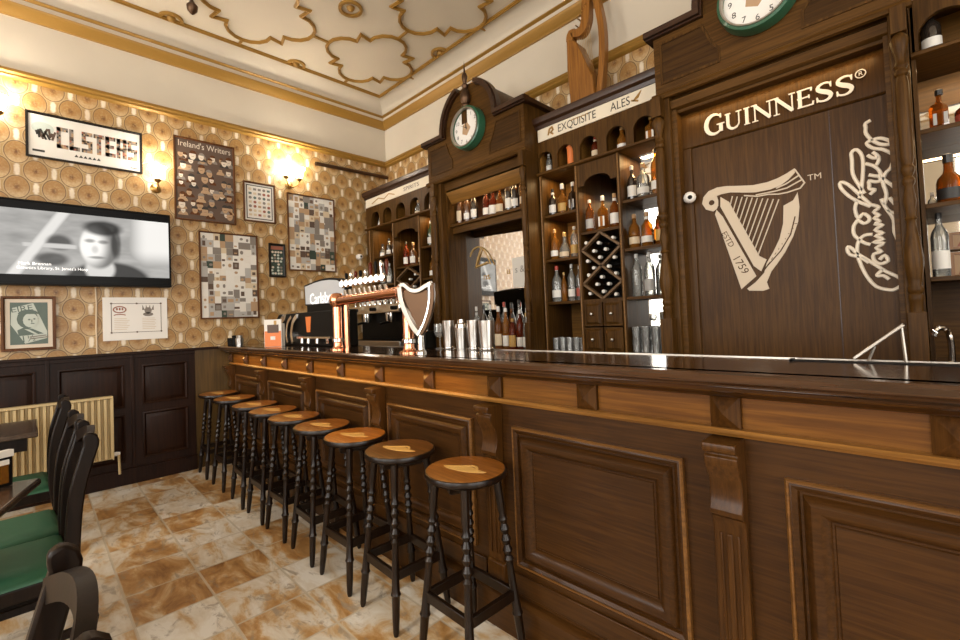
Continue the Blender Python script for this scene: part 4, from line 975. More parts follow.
sig = [[(4.88, 2.26), (4.86, 2.25), (4.86, 2.23), (4.86, 2.2), (4.88, 2.16), (4.91, 2.13), (4.94, 2.12), (4.95, 2.12), (4.94, 2.14), (4.91, 2.16), (4.88, 2.16), (4.86, 2.15), (4.88, 2.12), (4.92, 2.1), (4.96, 2.06)],
       [(4.86, 2.09), (4.88, 2.07), (4.9, 2.07), (4.88, 2.1)],
       [(4.9, 2.07), (4.9, 2.05), (4.89, 2.03)],
       [(4.85, 2.05), (4.88, 2.03), (4.9, 2.0), (4.91, 1.96), (4.94, 1.92), (4.96, 1.89)],
       [(4.95, 2.03), (4.94, 2.0), (4.92, 1.98), (4.91, 1.94), (4.92, 1.88), (4.91, 1.83)],
       [(4.86, 1.99), (4.88, 1.98), (4.9, 1.97), (4.9, 1.95), (4.88, 1.95), (4.86, 1.96), (4.86, 1.94), (4.86, 1.92), (4.88, 1.91), (4.87, 1.9), (4.86, 1.89)],
       [(4.82, 1.88), (4.83, 1.93), (4.84, 2.02), (4.84, 2.09), (4.82, 2.13), (4.8, 2.12), (4.8, 2.08), (4.8, 2.01), (4.82, 1.95), (4.84, 1.9)],
       [(4.86, 1.84), (4.82, 1.9), (4.78, 1.96), (4.75, 1.98), (4.75, 1.95), (4.78, 1.9), (4.82, 1.86), (4.86, 1.83)],
       [(4.81, 1.87), (4.8, 1.83), (4.81, 1.78), (4.83, 1.8), (4.85, 1.78), (4.85, 1.76), (4.83, 1.75), (4.81, 1.77), (4.8, 1.76), (4.79, 1.74), (4.79, 1.7), (4.81, 1.67), (4.83, 1.65), (4.85, 1.64)],
       [(4.86, 1.69), (4.83, 1.69), (4.81, 1.67), (4.8, 1.64), (4.8, 1.59), (4.81, 1.54), (4.83, 1.48), (4.86, 1.43), (4.9, 1.41), (4.93, 1.41), (4.96, 1.44), (4.94, 1.47), (4.9, 1.5), (4.86, 1.54), (4.83, 1.57), (4.8, 1.6), (4.77, 1.64), (4.76, 1.63), (4.77, 1.6), (4.81, 1.58), (4.84, 1.55)],
       [(4.86, 1.84), (4.89, 1.82), (4.87, 1.8), (4.89, 1.78), (4.87, 1.77), (4.89, 1.75), (4.87, 1.74), (4.9, 1.73), (4.87, 1.71), (4.9, 1.69), (4.87, 1.68), (4.9, 1.66), (4.86, 1.65), (4.9, 1.64), (4.87, 1.62), (4.89, 1.6), (4.86, 1.59), (4.86, 1.56), (4.88, 1.54), (4.91, 1.55), (4.9, 1.58), (4.88, 1.56)],
       [(4.89, 1.51), (4.87, 1.49), (4.87, 1.48), (4.89, 1.48), (4.91, 1.46)],
       [(4.92, 1.8), (4.94, 1.75), (4.94, 1.69), (4.95, 1.65), (4.96, 1.58)],
       [(4.9, 1.86), (4.92, 1.8), (4.95, 1.78), (4.96, 1.8), (4.95, 1.82), (4.93, 1.86)]]
mb = MB()
for st_ in sig: mb.tube([(a, -.4385, b) for a, b in smooth_pts(st_, False, 3)], .0082, 6, up=(0, 1, 0), flat=.7)
part('signature', mb, 'letter', dr, 'cream handwritten signature running downwards')
camera_dome((4.012, -.452, 2.06), (.35, -.9, -.15), 'white round security camera on the door frame left of the cream harp')

light('shelf_spot', 'AREA', (4.46, -.50, 2.595), 1.2, (1, .66, .28), shape='RECTANGLE', size=.9, size_y=.03)
# right hand shelf cabinet
rc = thing('shelf_cabinet', 'oak shelf cabinet with mirror back at the right edge of the photo', 'shelf cabinet', (5.7, -.2, BZ))
part('back_panel', MB().box(5.04, 6.4, -.03, -.004, BZ, 2.9), 'cabx', rc)
part('mirror_back', MB().box(5.045, 6.38, -.036, -.031, 1.46, 2.35), 'mirror', rc); part('back_rail', MB().box(5.04, 6.4, -.05, -.03, 2.35, 2.51), 'cabgold', rc)
for a, b in ((5.035, 5.05), (6.38, 6.4)): part('upright', MB().box(a, b, YC, -.03, BZ, 2.91), 'cab', rc)
mb = MB(); cs = [5.04+.227*i for i in range(7)]
for i in range(6): arch_cell(mb, cs[i], cs[i+1], (cs[i]+cs[i+1])/2, .18, 2.54, 2.62, 2.80, YC, YC+.03)
part('arched_board', mb, 'cab', rc); part('niche_back', MB().box(5.04, 6.4, -.085, -.07, 2.54, 2.80), 'cabgold', rc)
part('niche_shelf', MB().prism([(YC-.02, 2.512), (YC-.03, 2.518), (YC-.03, 2.532), (YC-.02, 2.54), (-.03, 2.54), (-.03, 2.512)], 'x', 5.035, 6.4), 'cabx', rc)
part('top_board', MB().box(5.04, 6.4, YC+.005, -.004, 2.80, 2.91), 'cab', rc); part('sign_board', MB().box(5.05, 6.39, YC-.008, YC+.004, 2.80, 2.902), 'signw', rc)
part('crown', MB().prism([(YC+a, b) for a, b in CROWN] + [(-.004, 2.99), (-.004, 2.905)], 'x', 5.08, 6.4), 'cabdark', rc)
for h in (2.17, 1.81, 1.46):
    part('shelf', MB().box(5.05, 6.38, YC+.012, -.036, h-.022, h), 'cabx', rc, bevel=.002)
    light('shelf_spot', 'AREA', (5.3, -.27, h+.33), 1.2, (1, .72, .40), shape='RECTANGLE', size=.5, size_y=.06)

# ================================================================== BOTTLES AND GLASSES
BP = dict(
 round=[(.94, 0), (1, .02), (1, .54), (.92, .62), (.58, .70), (.36, .76), (.33, .90)],
 tall=[(.95, 0), (1, .015), (1, .62), (.86, .70), (.42, .79), (.33, .84), (.33, .92)],
 wine=[(.95, 0), (1, .015), (1, .56), (.88, .66), (.50, .75), (.38, .82), (.36, .93)],
 squat=[(.94, 0), (1, .02), (1, .42), (.88, .52), (.45, .62), (.38, .70), (.36, .84)],
 decanter=[(.70, 0), (.95, .08), (1, .22), (.92, .38), (.60, .52), (.34, .62), (.30, .86)],
 square=[(1.28, 0), (1.32, .015), (1.32, .55), (1.1, .63), (.55, .68), (.42, .72), (.40, .88)],
 tube=[(1, 0), (1, .90), (1, .93)])
def bottle(loc, kind, h, r, gl, lb, cp, label, group, name='bottle'):
    x, y, z = loc; z += .0006
    t = thing(name, label, name.split('_')[-1], (x, y, z), group)
    pr = [(a*r, b*h) for a, b in BP[kind]]; sq = kind == 'square'
    part('glass_body' if kind != 'tube' else 'tube_body', MB().lathe(pr, (x, y, z), n=4 if sq else 14, a0=R(45) if sq else 0), gl, t, bevel=.004 if sq else 0, smooth=30 if sq else 50)
    top_ = pr[-1][0]
    if cp: part('cap', MB().lathe([(top_*1.12, BP[kind][-1][1]*h-.02*h), (top_*1.15, h*.985), (top_*.9, h), (.0, h)], (x, y, z), n=10), cp, t)
    if lb:
        if sq: part('label', MB().box(x-r*.78, x+r*.78, y-r*.955, y-r*.93, z+.12*h, z+.40*h), lb, t)
        else:
            hh = hash_(label) % 7 / 50; z0, z1 = (.12, .30+hh) if kind not in ('decanter', 'squat') else (.08, .24+hh)
            part('label', MB().lathe([(r*1.015, z0*h), (r*1.02, z0*h+.002), (r*1.02, z1*h-.002), (r*1.015, z1*h)], (x, y, z), n=12, a0=R(-165), a1=R(-15)), lb, t)
            if kind in ('round', 'tall', 'wine') and (hash_(label) % 3 == 0):
                part('neck_label', MB().lathe([(top_*1.18, .78*h), (top_*1.2, .86*h)], (x, y, z), n=12, cap=False), lb, t)
    return t
def hash_(s_): return sum(ord(c)*(i+3) for i, c in enumerate(s_))
GN = dict(amber='amber', honey='honey', redamber='red amber', darkbot='dark', greenbot='dark green', brownbot='brown', clearbot='clear')
LN = dict(l_white='white', l_cream='cream', l_gold='gold', l_red='red', l_black='black', l_grey='grey')
def row(where, group, y, z, items):
    n_ = len(items); posn = {1: ['alone'], 2: ['left one of two', 'right one of two'], 3: ['leftmost of three', 'middle of three', 'rightmost of three']}
    ords = ['first', 'second', 'third', 'fourth', 'fifth', 'sixth', 'seventh', 'eighth', 'ninth', 'tenth']
    for i, (x, kind, h, r, gl, lb, cp) in enumerate(items):
        p = posn[n_][i] if n_ <= 3 else ('%s from the left' % ords[i])
        nm = {'square': 'square ', 'squat': 'squat ', 'decanter': 'round-bellied '}.get(kind, '')
        d = '%s%s bottle%s, %s, %s' % (nm, GN[gl], (', %s label' % LN[lb]) if lb else '', p, where)
        bottle((x, y+random.uniform(-.012, .012), z), kind, h, r, gl, lb, cp, d, group)
AG = 'bottles on the cabinet between the clocks'; LG = 'bottles on the far corner cabinet'; CG = 'bottles in the clock cabinet'; RG = 'bottles on the right edge cabinet'
# cabinet between the two clock cabinets
row('left bay, top shelf, ales cabinet', AG, -.30, 2.18, [(2.875, 'round', .23, .034, 'darkbot', 'l_white', 'c_black'), (2.975, 'squat', .25, .038, 'honey', 'l_gold', 'c_white'), (3.075, 'square', .24, .030, 'darkbot', 'l_grey', 'c_white')])
row('left bay, middle shelf, ales cabinet', AG, -.30, 1.81, [(2.875, 'round', .26, .036, 'honey', 'l_white', 'c_cork'), (2.965, 'decanter', .22, .045, 'clearbot', 'l_cream', 'c_gold'), (3.07, 'tall', .25, .032, 'clearbot', 'l_gold', 'c_silver')])
row('left bay, lowest shelf, ales cabinet', AG, -.30, 1.46, [(2.883, 'round', .30, .042, 'clearbot', 'l_white', 'c_red'), (2.945, 'wine', .24, .024, 'honey', None, 'c_gold'), (3.015, 'tall', .30, .032, 'clearbot', 'l_white', 'c_silver'), (3.095, 'tall', .28, .030, 'clearbot', 'l_red', 'c_white')])
row('above the wine rack, ales cabinet', AG, -.30, 1.985, [(3.215, 'tall', .26, .033, 'amber', 'l_grey', 'c_silver'), (3.32, 'square', .27, .032, 'honey', 'l_white', 'c_silver'), (3.43, 'round', .26, .036, 'amber', 'l_white', 'c_cork')])
row('right bay, top shelf, ales cabinet', AG, -.30, 2.16, [(3.565, 'round', .26, .034, 'darkbot', 'l_white', 'c_silver'), (3.655, 'round', .25, .044, 'clearbot', 'l_white', 'c_cork'), (3.75, 'tall', .33, .034, 'honey', 'l_white', 'c_black')])
row('right bay, middle shelf, ales cabinet', AG, -.30, 1.81, [(3.575, 'round', .25, .040, 'honey', 'l_cream', 'c_cork'), (3.665, 'round', .25, .040, 'honey', 'l_white', 'c_cork'), (3.755, 'tall', .26, .034, 'amber', 'l_gold', 'c_silver')])
row('right bay, lowest shelf, ales cabinet', AG, -.30, 1.46, [(3.575, 'tall', .31, .036, 'clearbot', None, 'c_silver'), (3.665, 'tall', .31, .036, 'clearbot', 'l_grey', 'c_silver'), (3.755, 'tall', .31, .036, 'clearbot', None, 'c_silver')])
NG = 'bottles in the small arched niches'
bottle((2.862, -.312, 2.54), 'wine', .17, .027, 'clearbot', 'l_white', 'c_white', 'small white labelled bottle in the first arched niche under the ales sign', NG)
bottle((3.08, -.312, 2.54), 'tube', .17, .034, 'orange', None, 'orange', 'orange carton tube in the second arched niche under the ales sign', NG, 'carton_tube')
bottle((3.295, -.312, 2.54), 'round', .18, .030, 'redamber', 'l_cream', 'c_red', 'red brown bottle in the third arched niche under the ales sign', NG)
bottle((3.515, -.312, 2.54), 'squat', .19, .036, 'honey', 'l_white', 'c_cork', 'pale bottle with white label in the fourth niche under the ales sign', NG)
bottle((3.735, -.312, 2.54), 'square', .19, .034, 'honey', 'l_white', 'c_gold', 'orange bottle with white label in the fifth niche under the ales sign', NG)
# wine rack bottle ends
def rack_bottle(x, z, label, grp):
    t = thing('wine_bottle', label, 'wine bottle', (x, -.2, z), grp)
    part('glass_body', MB().lathe([(.022, -.06), (.026, -.07), (.026, -.20), (.020, -.24), (.011, -.28), (.011, -.36)], (x, 0, z), 'y', 10), 'darkbot', t)
    part('foil', MB().lathe([(.012, -.34), (.0135, -.345), (.0135, -.376), (.011, -.379), (.0, -.379)], (x, 0, z), 'y', 10), 'l_white', t, 'pale foil top')
dots = [(260, 165), (318, 165), (382, 145), (295, 198), (348, 190), (320, 223), (263, 240), (385, 222), (290, 267), (358, 258), (265, 298), (388, 285), (325, 302), (302, 333), (355, 328), (330, 360), (268, 373), (385, 367)]
for k, (a, b) in enumerate(dots):
    fx = (a-245)/165; fz = 1-(b-(140-22*fx))/252
    rack_bottle(3.185+.30*fx, 1.475+.475*fz, 'lying wine bottle with pale foil in the lattice rack of the ales cabinet', 'wine bottles lying in the ales cabinet rack')
for k in range(9): rack_bottle(.78+.27*((k*.37) % 1), 1.51+.045*k, 'lying wine bottle in the lattice rack of the far corner cabinet', 'wine bottles lying in the far corner rack')
# far corner cabinet
row('left bay, top shelf, far corner cabinet', LG, -.28, 2.16, [(.285, 'squat', .17, .038, 'clearbot', 'l_white', 'c_black'), (.42, 'round', .22, .038, 'darkbot', 'l_white', 'c_black'), (.56, 'tall', .22, .036, 'clearbot', 'l_white', 'c_white')])
row('left bay, middle shelf, far corner cabinet', LG, -.28, 1.81, [(.285, 'tall', .28, .036, 'clearbot', 'l_grey', 'c_silver'), (.42, 'tall', .26, .036, 'clearbot', 'l_white', 'c_silver'), (.56, 'tall', .28, .036, 'clearbot', 'l_grey', 'c_silver')])
row('above the rack, far corner cabinet', LG, -.28, 1.985, [(.77, 'tall', .30, .036, 'redamber', 'l_white', 'c_black'), (.91, 'round', .27, .042, 'brownbot', 'l_white', 'c_cork'), (1.05, 'tall', .25, .036, 'brownbot', 'l_cream', 'c_gold')])
row('right bay, top shelf, far corner cabinet', LG, -.28, 2.16, [(1.235, 'round', .29, .040, 'greenbot', 'l_white', 'c_white'), (1.37, 'round', .24, .040, 'clearbot', 'l_white', 'c_red')])
row('right bay, middle shelf, far corner cabinet', LG, -.28, 1.81, [(1.24, 'round', .26, .040, 'honey', 'l_white', 'c_cork'), (1.37, 'tall', .28, .036, 'honey', 'l_cream', 'c_gold')])
bottle((.285, -.312, 2.54), 'tall', .13, .024, 'clearbot', 'l_white', 'c_white', 'small white bottle in the first niche of the far corner cabinet', NG)
bottle((1.07, -.312, 2.54), 'squat', .17, .044, 'clearbot', 'l_cream', 'c_cork', 'pale wide bottle in the fourth niche of the far corner cabinet', NG)
bottle((1.33, -.312, 2.54), 'square', .17, .038, 'clearbot', 'l_cream', 'c_cork', 'pale square bottle in the fifth niche of the far corner cabinet', NG)
# clock cabinet shelf
row('on the clock cabinet shelf', CG, -.36, 2.29, [(1.80, 'tall', .33, .032, 'brownbot', 'l_cream', 'c_red'), (1.90, 'round', .33, .036, 'brownbot', 'l_white', 'c_white'), (2.0, 'round', .32, .036, 'darkbot', 'l_white', 'c_black'), (2.155, 'round', .29, .036, 'redamber', 'l_white', 'c_white'),
     (2.245, 'squat', .29, .040, 'redamber', 'l_white', 'c_cork'), (2.34, 'decanter', .29, .042, 'amber', 'l_cream', 'c_white'), (2.435, 'tall', .34, .036, 'darkbot', 'l_white', 'c_white'), (2.525, 'round', .30, .036, 'darkbot', 'l_white', 'c_red'), (2.615, 'tall', .35, .036, 'honey', 'l_cream', 'c_silver'), (2.683, 'round', .25, .024, 'redamber', 'l_cream', 'c_cork')])
row('front row before the mirror', 'bottles before the mirror', -.44, BZ, [(2.06, 'tall', .41, .032, 'clearbot', 'l_grey', 'c_silver'), (2.15, 'tall', .42, .034, 'darkbot', 'l_grey', 'c_black'), (2.24, 'tall', .42, .034, 'clearbot', 'l_white', 'c_silver'), (2.325, 'round', .40, .040, 'amber', 'l_cream', 'c_white'), (2.41, 'wine', .38, .034, 'honey', 'l_white', 'c_white'),
     (2.49, 'round', .33, .036, 'redamber', 'l_gold', 'c_black'), (2.57, 'tall', .36, .034, 'redamber', 'l_white', 'c_white'), (2.65, 'tall', .33, .034, 'clearbot', 'l_white', 'c_gold')])
row('back row before the mirror', 'bottles before the mirror', -.33, BZ, [(2.30, 'tall', .44, .034, 'clearbot', 'l_white', 'c_red'), (2.39, 'round', .43, .036, 'amber', 'l_white', 'c_black'), (2.48, 'tall', .45, .034, 'clearbot', 'l_grey', 'c_black'), (2.57, 'round', .43, .036, 'clearbot', 'l_white', 'c_black'), (2.66, 'wine', .45, .034, 'greenbot', 'l_cream', 'c_gold')])
# right edge cabinet
bottle((5.108, -.312, 2.54), 'wine', .21, .036, 'darkbot', 'l_white', 'c_black', 'dark wine bottle with white label in the niche at the top right edge', RG)
bottle((5.12, -.28, 2.17), 'square', .20, .032, 'amber', 'l_grey', 'c_black', 'square patterned bottle on the upper shelf at the right edge', RG)
bottle((5.20, -.28, 2.17), 'round', .12, .034, 'redamber', 'l_red', None, 'short red bottle cut by the right edge of the photo', RG)
bottle((5.135, -.28, 1.81), 'squat', .24, .046, 'amber', 'l_black', 'c_black', 'whisky bottle with black label on the middle shelf at the right edge', RG)
bottle((5.075, -.20, 1.81), 'squat', .08, .018, 'clearbot', 'l_white', 'c_silver', 'tiny clear bottle behind the right turned column on the middle shelf', RG)
bottle((5.09, -.30, 1.46), 'tall', .31, .032, 'clearbot', 'l_white', 'c_black', 'tall clear bottle on the lowest shelf at the right edge', RG)
for (z0, h, lb) in ((1.46, .125, 'lower small wooden photo frame beside the clear bottle at the right edge'), (1.60, .085, 'upper small photo frame above the lower one at the right edge')):
    t = thing('photo_frame', lb, 'photo frame', (5.19, -.12, z0), 'small photo frames at the right edge')
    part('frame', MB().panel(5.125, 5.275, z0, z0+h, -.12, [(0, -.012), (0, .010), (.012, .010), (.013, .002)], 'y', -1, cap=False), 'harpwood', t)
    part('photo', MB().box(5.13, 5.27, -.121, -.118, z0+.005, z0+h-.005), 'tan', t)
    part('figure', MB().prism([(5.15, z0+.014), (5.215, z0+.014), (5.20, z0+h*.55), (5.185, z0+h*.8), (5.165, z0+h*.55)], 'y', -.1222, -.121), 'inkred', t)
    part('stand', MB().box(5.18, 5.22, -.12, -.06, z0, z0+.01) if z0 < 1.5 else MB().box(5.18, 5.22, -.12, -.037, z0, z0+.01), 'black', t)
# glasses
def glass(x, y, z, r, h, label, group):
    z += .0006
    return solo('glass', MB().lathe([(.0, .0), (r*.82, .0), (r, h), (r*.93, h), (r*.76, .012), (.0, .012)], (x, y, z), n=14), 'glass', label, 'glass', (x, y, z), group, smooth=50)
k = 0
for x in (2.865, 2.93, 2.995, 3.06, 3.115):
    for y in (-.33, -.25): glass(x, y, BZ, .030, .11, 'clear tumbler standing in the bottom left bay of the ales cabinet', 'tumblers in the bottom left bay of the ales cabinet')
for x in (3.565, 3.635, 3.705, 3.765):
    for y in (-.34, -.25):
        glass(x, y, BZ, .031, .10, 'clear glass in the lower layer of the bottom right bay, ales cabinet', 'lower glasses in the bottom right bay of the ales cabinet')
        glass(x, y, BZ+.101, .031, .09, 'clear glass stacked on another in the bottom right bay, ales cabinet', 'stacked glasses in the bottom right bay of the ales cabinet')

# ================================================================== ON THE BAR
# copper beer tower
t = thing('beer_tower', 'copper pipe beer tower with a row of lit white tap lenses on the bar', 'beer tower', (2.65, -1.98, TZ))
for x, r, y in ((2.25, .030, -1.98), (3.05, .030, -1.98)):
    u = part('upright', MB().lathe([(.055, .0006), (.055, .008), (.036, .016), (r, .03), (r, .32), (.0, .33)], (x, y, TZ), n=16), 'copper', t)
    part('collar', MB().lathe([(r+.001, .05), (r+.008, .055), (r+.008, .075), (r+.001, .08)], (x, y, TZ), n=16, cap=False), 'chrome', u)
for x in (2.19, 2.33): part('side_pipe', MB().lathe([(.018, .0006), (.018, .30), (.0, .31)], (x, -1.955, TZ), n=12), 'copper', t)
part('cross_pipe', MB().tube([(2.21, -1.98, 1.505), (3.0, -1.98, 1.515)], .033, 16), 'copper', t)
for x in (2.25, 3.02):
    part('joint', MB().lathe([(.0, -.052), (.03, -.046), (.047, -.025), (.052, 0), (.047, .025), (.03, .046), (.0, .052)], (x, -1.98, 1.51), n=16), 'copper', t)
for k in range(9):
    x = 2.40+.0585*k
    tp = part('tap', MB().tube([(x, -1.99, 1.53), (x, -2.0, 1.57)], .012, 8), 'chrome', t)
    part('lens', MB().lathe([(.0, -.010), (.016, -.008), (.0225, .0), (.0, .001)], (x, -2.022, 1.607), 'y', 16), 'lens', tp, 'white lit lens')
    part('lens_ring', MB().lathe([(.022, -.003), (.0265, 0), (.0265, .012), (.0, .013)], (x, -2.021, 1.607), 'y', 16), 'chrome', tp)
    part('tap_handle', MB().lathe([(.006, 0), (.007, .015), (.011, .03+.02*(k > 4)), (.012, .045+.03*(k > 4)), (.007, .055+.035*(k > 4)), (.0, .056+.036*(k > 4))], (x, -1.985, 1.625), n=10), ['black', 'chrome', 'redamber'][k % 3], tp)
    part('spout', MB().tube([(x, -1.955, 1.515), (x, -1.925, 1.505), (x, -1.92, 1.46)], .008, 8), 'chrome', tp)
t = thing('harp_font', 'silver and bronze harp shaped beer font right of the copper tower', 'beer font', (3.115, -1.975, TZ))
HN = smooth_pts([(2.985, 1.535), (3.015, 1.545), (3.06, 1.515), (3.11, 1.51), (3.16, 1.53), (3.205, 1.548)], False, 3)
HP = smooth_pts([(3.205, 1.548), (3.205, 1.47), (3.185, 1.39), (3.15, 1.32), (3.115, 1.275)], False, 3)
HS = smooth_pts([(2.985, 1.535), (2.995, 1.46), (3.03, 1.38), (3.075, 1.31), (3.115, 1.275)], False, 3)
part('neck', MB().ribbon(HN, .026, 'y', -2.0, -1.95), 'silver', t, bevel=.004)
part('pillar', MB().ribbon(HP, .030, 'y', -1.995, -1.955), 'bronze', t, bevel=.004); part('pillar_edge', MB().ribbon([(a-.016, b) for a, b in HP], .008, 'y', -2.003, -1.95), 'chrome', t)
part('sound_box', MB().ribbon(HS, .034, 'y', -2.0, -1.95), 'silver', t, bevel=.004)
part('string_plate', MB().prism([(3.0, 1.49), (3.03, 1.53), (3.11, 1.505), (3.17, 1.51), (3.175, 1.42), (3.13, 1.33), (3.10, 1.31)], 'y', -1.98, -1.97), 'bronze', t)
part('stem', MB().lathe([(.036, .0006), (.036, .01), (.022, .02), (.018, .11), (.0, .115)], (3.115, -1.975, TZ), n=14), 'chrome', t)
t.rotation_euler = (0, 0, R(38)); t.scale = (.80, 1, 1)
t.location.x = 3.15
# appliance with lit sign
t = thing('glass_washer', 'black appliance with curved chrome bands left of the copper tower', 'appliance', (1.1, -1.76, TZ))
part('body', MB().prism([(.66, TZ+.0006), (1.98, TZ+.0006), (1.98, 1.459), (.78, 1.459), (.66, 1.38)], 'y', -1.80, -1.665), 'black', t, bevel=.008)
for x, wd in ((.86, .06), (1.02, .03), (1.13, .04)):
    part('chrome_band', MB().ribbon(smooth_pts([(x+.10, 1.43), (x+.02, 1.38), (x-.02, 1.28), (x+.0, 1.20)], False, 4), wd, 'y', -1.825, -1.80), 'chrome', t)
part('decal', MB().prism([(1.36, 1.42), (1.46, 1.42), (1.44, 1.29), (1.38, 1.29)], 'y', -1.804, -1.800), 'orange', t, 'orange glass picture')
part('tray', MB().box(1.3, 1.9, -1.86, -1.80, 1.24, 1.255), 'chrome', t)
for x in (1.34, 1.46, 1.62, 1.80): part('nozzle', MB().lathe([(.014, 1.20), (.018, 1.24), (.0, 1.241)], (x, -1.83, 0), n=8), 'chrome', t)
t = thing('lit_sign', 'lit white bar sign in a black frame standing on the black appliance', 'sign', (1.3, -1.72, 1.49))
DX = .26
SG = [(.97, 1.52)] + [(1.68, 1.50), (1.70, 1.66)] + [(1.68-.70*f, 1.67+.045*math.sin(math.pi*(.15+.85*f))+.03*f) for f in (.15, .35, .55, .75, .95)] + [(.96, 1.70)]
SG = [(a+DX, b) for a, b in SG]
part('frame', MB().prism(SG, 'y', -1.745, -1.69), 'black', t, bevel=.006)
cx_, cz_ = 1.325+DX, 1.60
part('face', MB().prism([(cx_+(a-cx_)*.93, cz_+(b-cz_)*.86) for a, b in SG], 'y', -1.749, -1.745), 'lightbox', t, 'lit white face'); part('lettering', ytext('Carlsberg', .13, 1.33+DX, 1.565, -1.7505, .98), 'litletters', t)
part('foot', MB().box(1.0+DX, 1.6+DX, -1.74, -1.69, 1.46, 1.52), 'black', t)
# menu card, jars
t = thing('menu_card', 'standing orange and white folded card on the far left of the bar', 'menu card', (1.1, -1.98, TZ))
c30, s30 = math.cos(R(38)), math.sin(R(38))
def mc(u, v, d=0): return (1.1+u*c30-d*s30*-1*0 + d*s30, -1.98+u*s30-d*c30, TZ+v)
def card(u0, u1, v0, v1, d0, d1): return MB().add([mc(u, v, d) for u in (u0, u1) for v in (v0, v1) for d in (d0, d1)], [(0, 1, 3, 2), (4, 6, 7, 5), (0, 4, 5, 1), (2, 3, 7, 6), (0, 2, 6, 4), (1, 5, 7, 3)])
part('card', card(-.08, .08, .001, .235, -.006, 0), 'paper', t); part('orange_field', card(-.076, .076, .002, .135, .0005, .0015), 'orange', t, 'orange lower field')
part('picture', card(-.05, .055, .12, .19, .0008, .002), 'brown', t, 'dark picture'); part('yellow_mark', card(.012, .036, .185, .225, .0005, .0015), 'l_gold', t)
part('pale_mark', card(-.022, .022, .06, .09, .0017, .0022), 'paper', t); part('back_leaf', card(-.075, .075, .001, .2, -.06, -.055), 'paper', t)
for x, m, lb in ((.10, 'l_cream', 'small jar with pale stirrers, first from the left on the bar'), (.22, 'black', 'small black jar, second from the left on the bar'), (.35, 'steel', 'small steel jar, third from the left on the bar')):
    t = thing('jar', lb, 'jar', (x, -2.02, TZ+.0006), 'small jars at the far end of the bar')
    part('pot', MB().lathe([(.0, 0), (.034, 0), (.038, .07), (.034, .075), (.030, .07), (.028, .01), (.0, .01)], (x, -2.02, TZ+.0006), n=12), 'black' if m != 'steel' else 'steel', t)
    part('contents', MB().lathe([(.026, .03), (.030, .10), (.0, .102)], (x, -2.02, TZ), n=8), m, t)
# shakers, straw caddy
for i, (x, h, r, lb) in enumerate(((3.075, .168, .036, 'steel cocktail tin, leftmost of four on the back of the bar'), (3.185, .172, .038, 'steel cocktail shaker with cap, second of four on the bar'), (3.285, .165, .037, 'steel cocktail tin, third of four on the bar'), (3.385, .16, .044, 'wide steel cocktail tin, rightmost of four beside the bottles'))):
    t = thing('cocktail_tin', lb, 'cocktail tin', (x, -1.71, TZ+.0006), 'steel cocktail tins on the bar')
    hb = h*.72 if i == 1 else h
    part('cup', MB().lathe([(.0, 0), (r*.76, 0), (r*.8, .01), (r, hb), (r*.95, hb), (r*.75, .012), (.0, .012)], (x, -1.71, TZ+.0006), n=18), 'steel', t)
    if i == 1: part('lid', MB().lathe([(r, hb), (r*.9, hb+.02), (r*.55, h-.02), (r*.5, h), (.0, h)], (x, -1.71, TZ), n=18), 'chrome', t)
    else: part('base_ring', MB().lathe([(r*.80, .001), (r*.84, .004), (r*.84, .014), (r*.8, .016)], (x, -1.71, TZ), n=18, cap=False), 'chrome', t)
t = thing('straw_caddy', 'black caddy of straws and bar tools behind the harp font', 'caddy', (2.83, -1.72, TZ+.0006))
part('box', MB().box(2.74, 2.93, -1.77, -1.68, TZ+.0006, TZ+.11), 'black', t, bevel=.004)
for k in range(8):
    x = 2.76+.022*k; part('straw', MB().tube([(x, -1.72, TZ+.05), (x+random.uniform(-.02, .02), -1.72+random.uniform(-.02, .02), TZ+.20+random.random()*.04)], .006, 6), 'black' if k % 3 else 'silver', t)
t = thing('wine_glass', 'stemmed clear glass on the bar beside the straw caddy', 'glass', (2.985, -1.70, TZ+.0006))
part('bowl', MB().lathe([(.003, .065), (.025, .075), (.036, .10), (.034, .15), (.032, .15), (.033, .10), (.0, .07)], (2.985, -1.70, TZ), n=16), 'glass', t); part('stem', MB().lathe([(.0, .0006), (.032, .0006), (.03, .004), (.004, .01), (.004, .066), (.0, .067)], (2.985, -1.70, TZ), n=14), 'glass', t)
# espresso machine on the back counter
t = thing('espresso_machine', 'dark and chrome espresso machine on the back counter in the far corner', 'espresso machine', (.62, -.55, BZ))
part('body', MB().box(.12, 1.10, -.52, -.45, BZ+.001, BZ+.50), 'black', t, bevel=.01)
part('top_deck', MB().box(.10, 1.12, -.66, -.45, BZ+.40, BZ+.50), 'chrome', t, bevel=.012)
part('base', MB().box(.10, 1.12, -.67, -.50, BZ+.001, BZ+.09), 'steel', t, bevel=.006); part('drip_grid', MB().box(.13, 1.09, -.66, -.51, BZ+.09, BZ+.096), 'black', t)
for x in (.36, .84):
    g = part('group_head', MB().lathe([(.045, BZ+.30), (.05, BZ+.34), (.05, BZ+.40), (.0, BZ+.401)], (x, -.59, 0), n=14), 'chrome', t)
    part('filter_handle', MB().tube([(x, -.60, BZ+.30), (x, -.67, BZ+.295), (x, -.73, BZ+.28)], .014, 8), 'black', g)
for x in (.2, .6, 1.02): part('knob', MB().lathe([(.0, -.70), (.022, -.695), (.022, -.66), (.0, -.659)], (x, 0, BZ+.45), 'y', 12), 'black', t)
for k in range(7):
    x = .2+.13*k; z = BZ+.5006
    solo('cup', MB().lathe([(.0, 0), (.022, 0), (.034, .05), (.031, .05), (.02, .006), (.0, .006)], (x, -.56, z), n=12), 'white', 'white coffee cup standing on top of the espresso machine', 'cup', (x, -.56, z), 'white cups on the espresso machine')
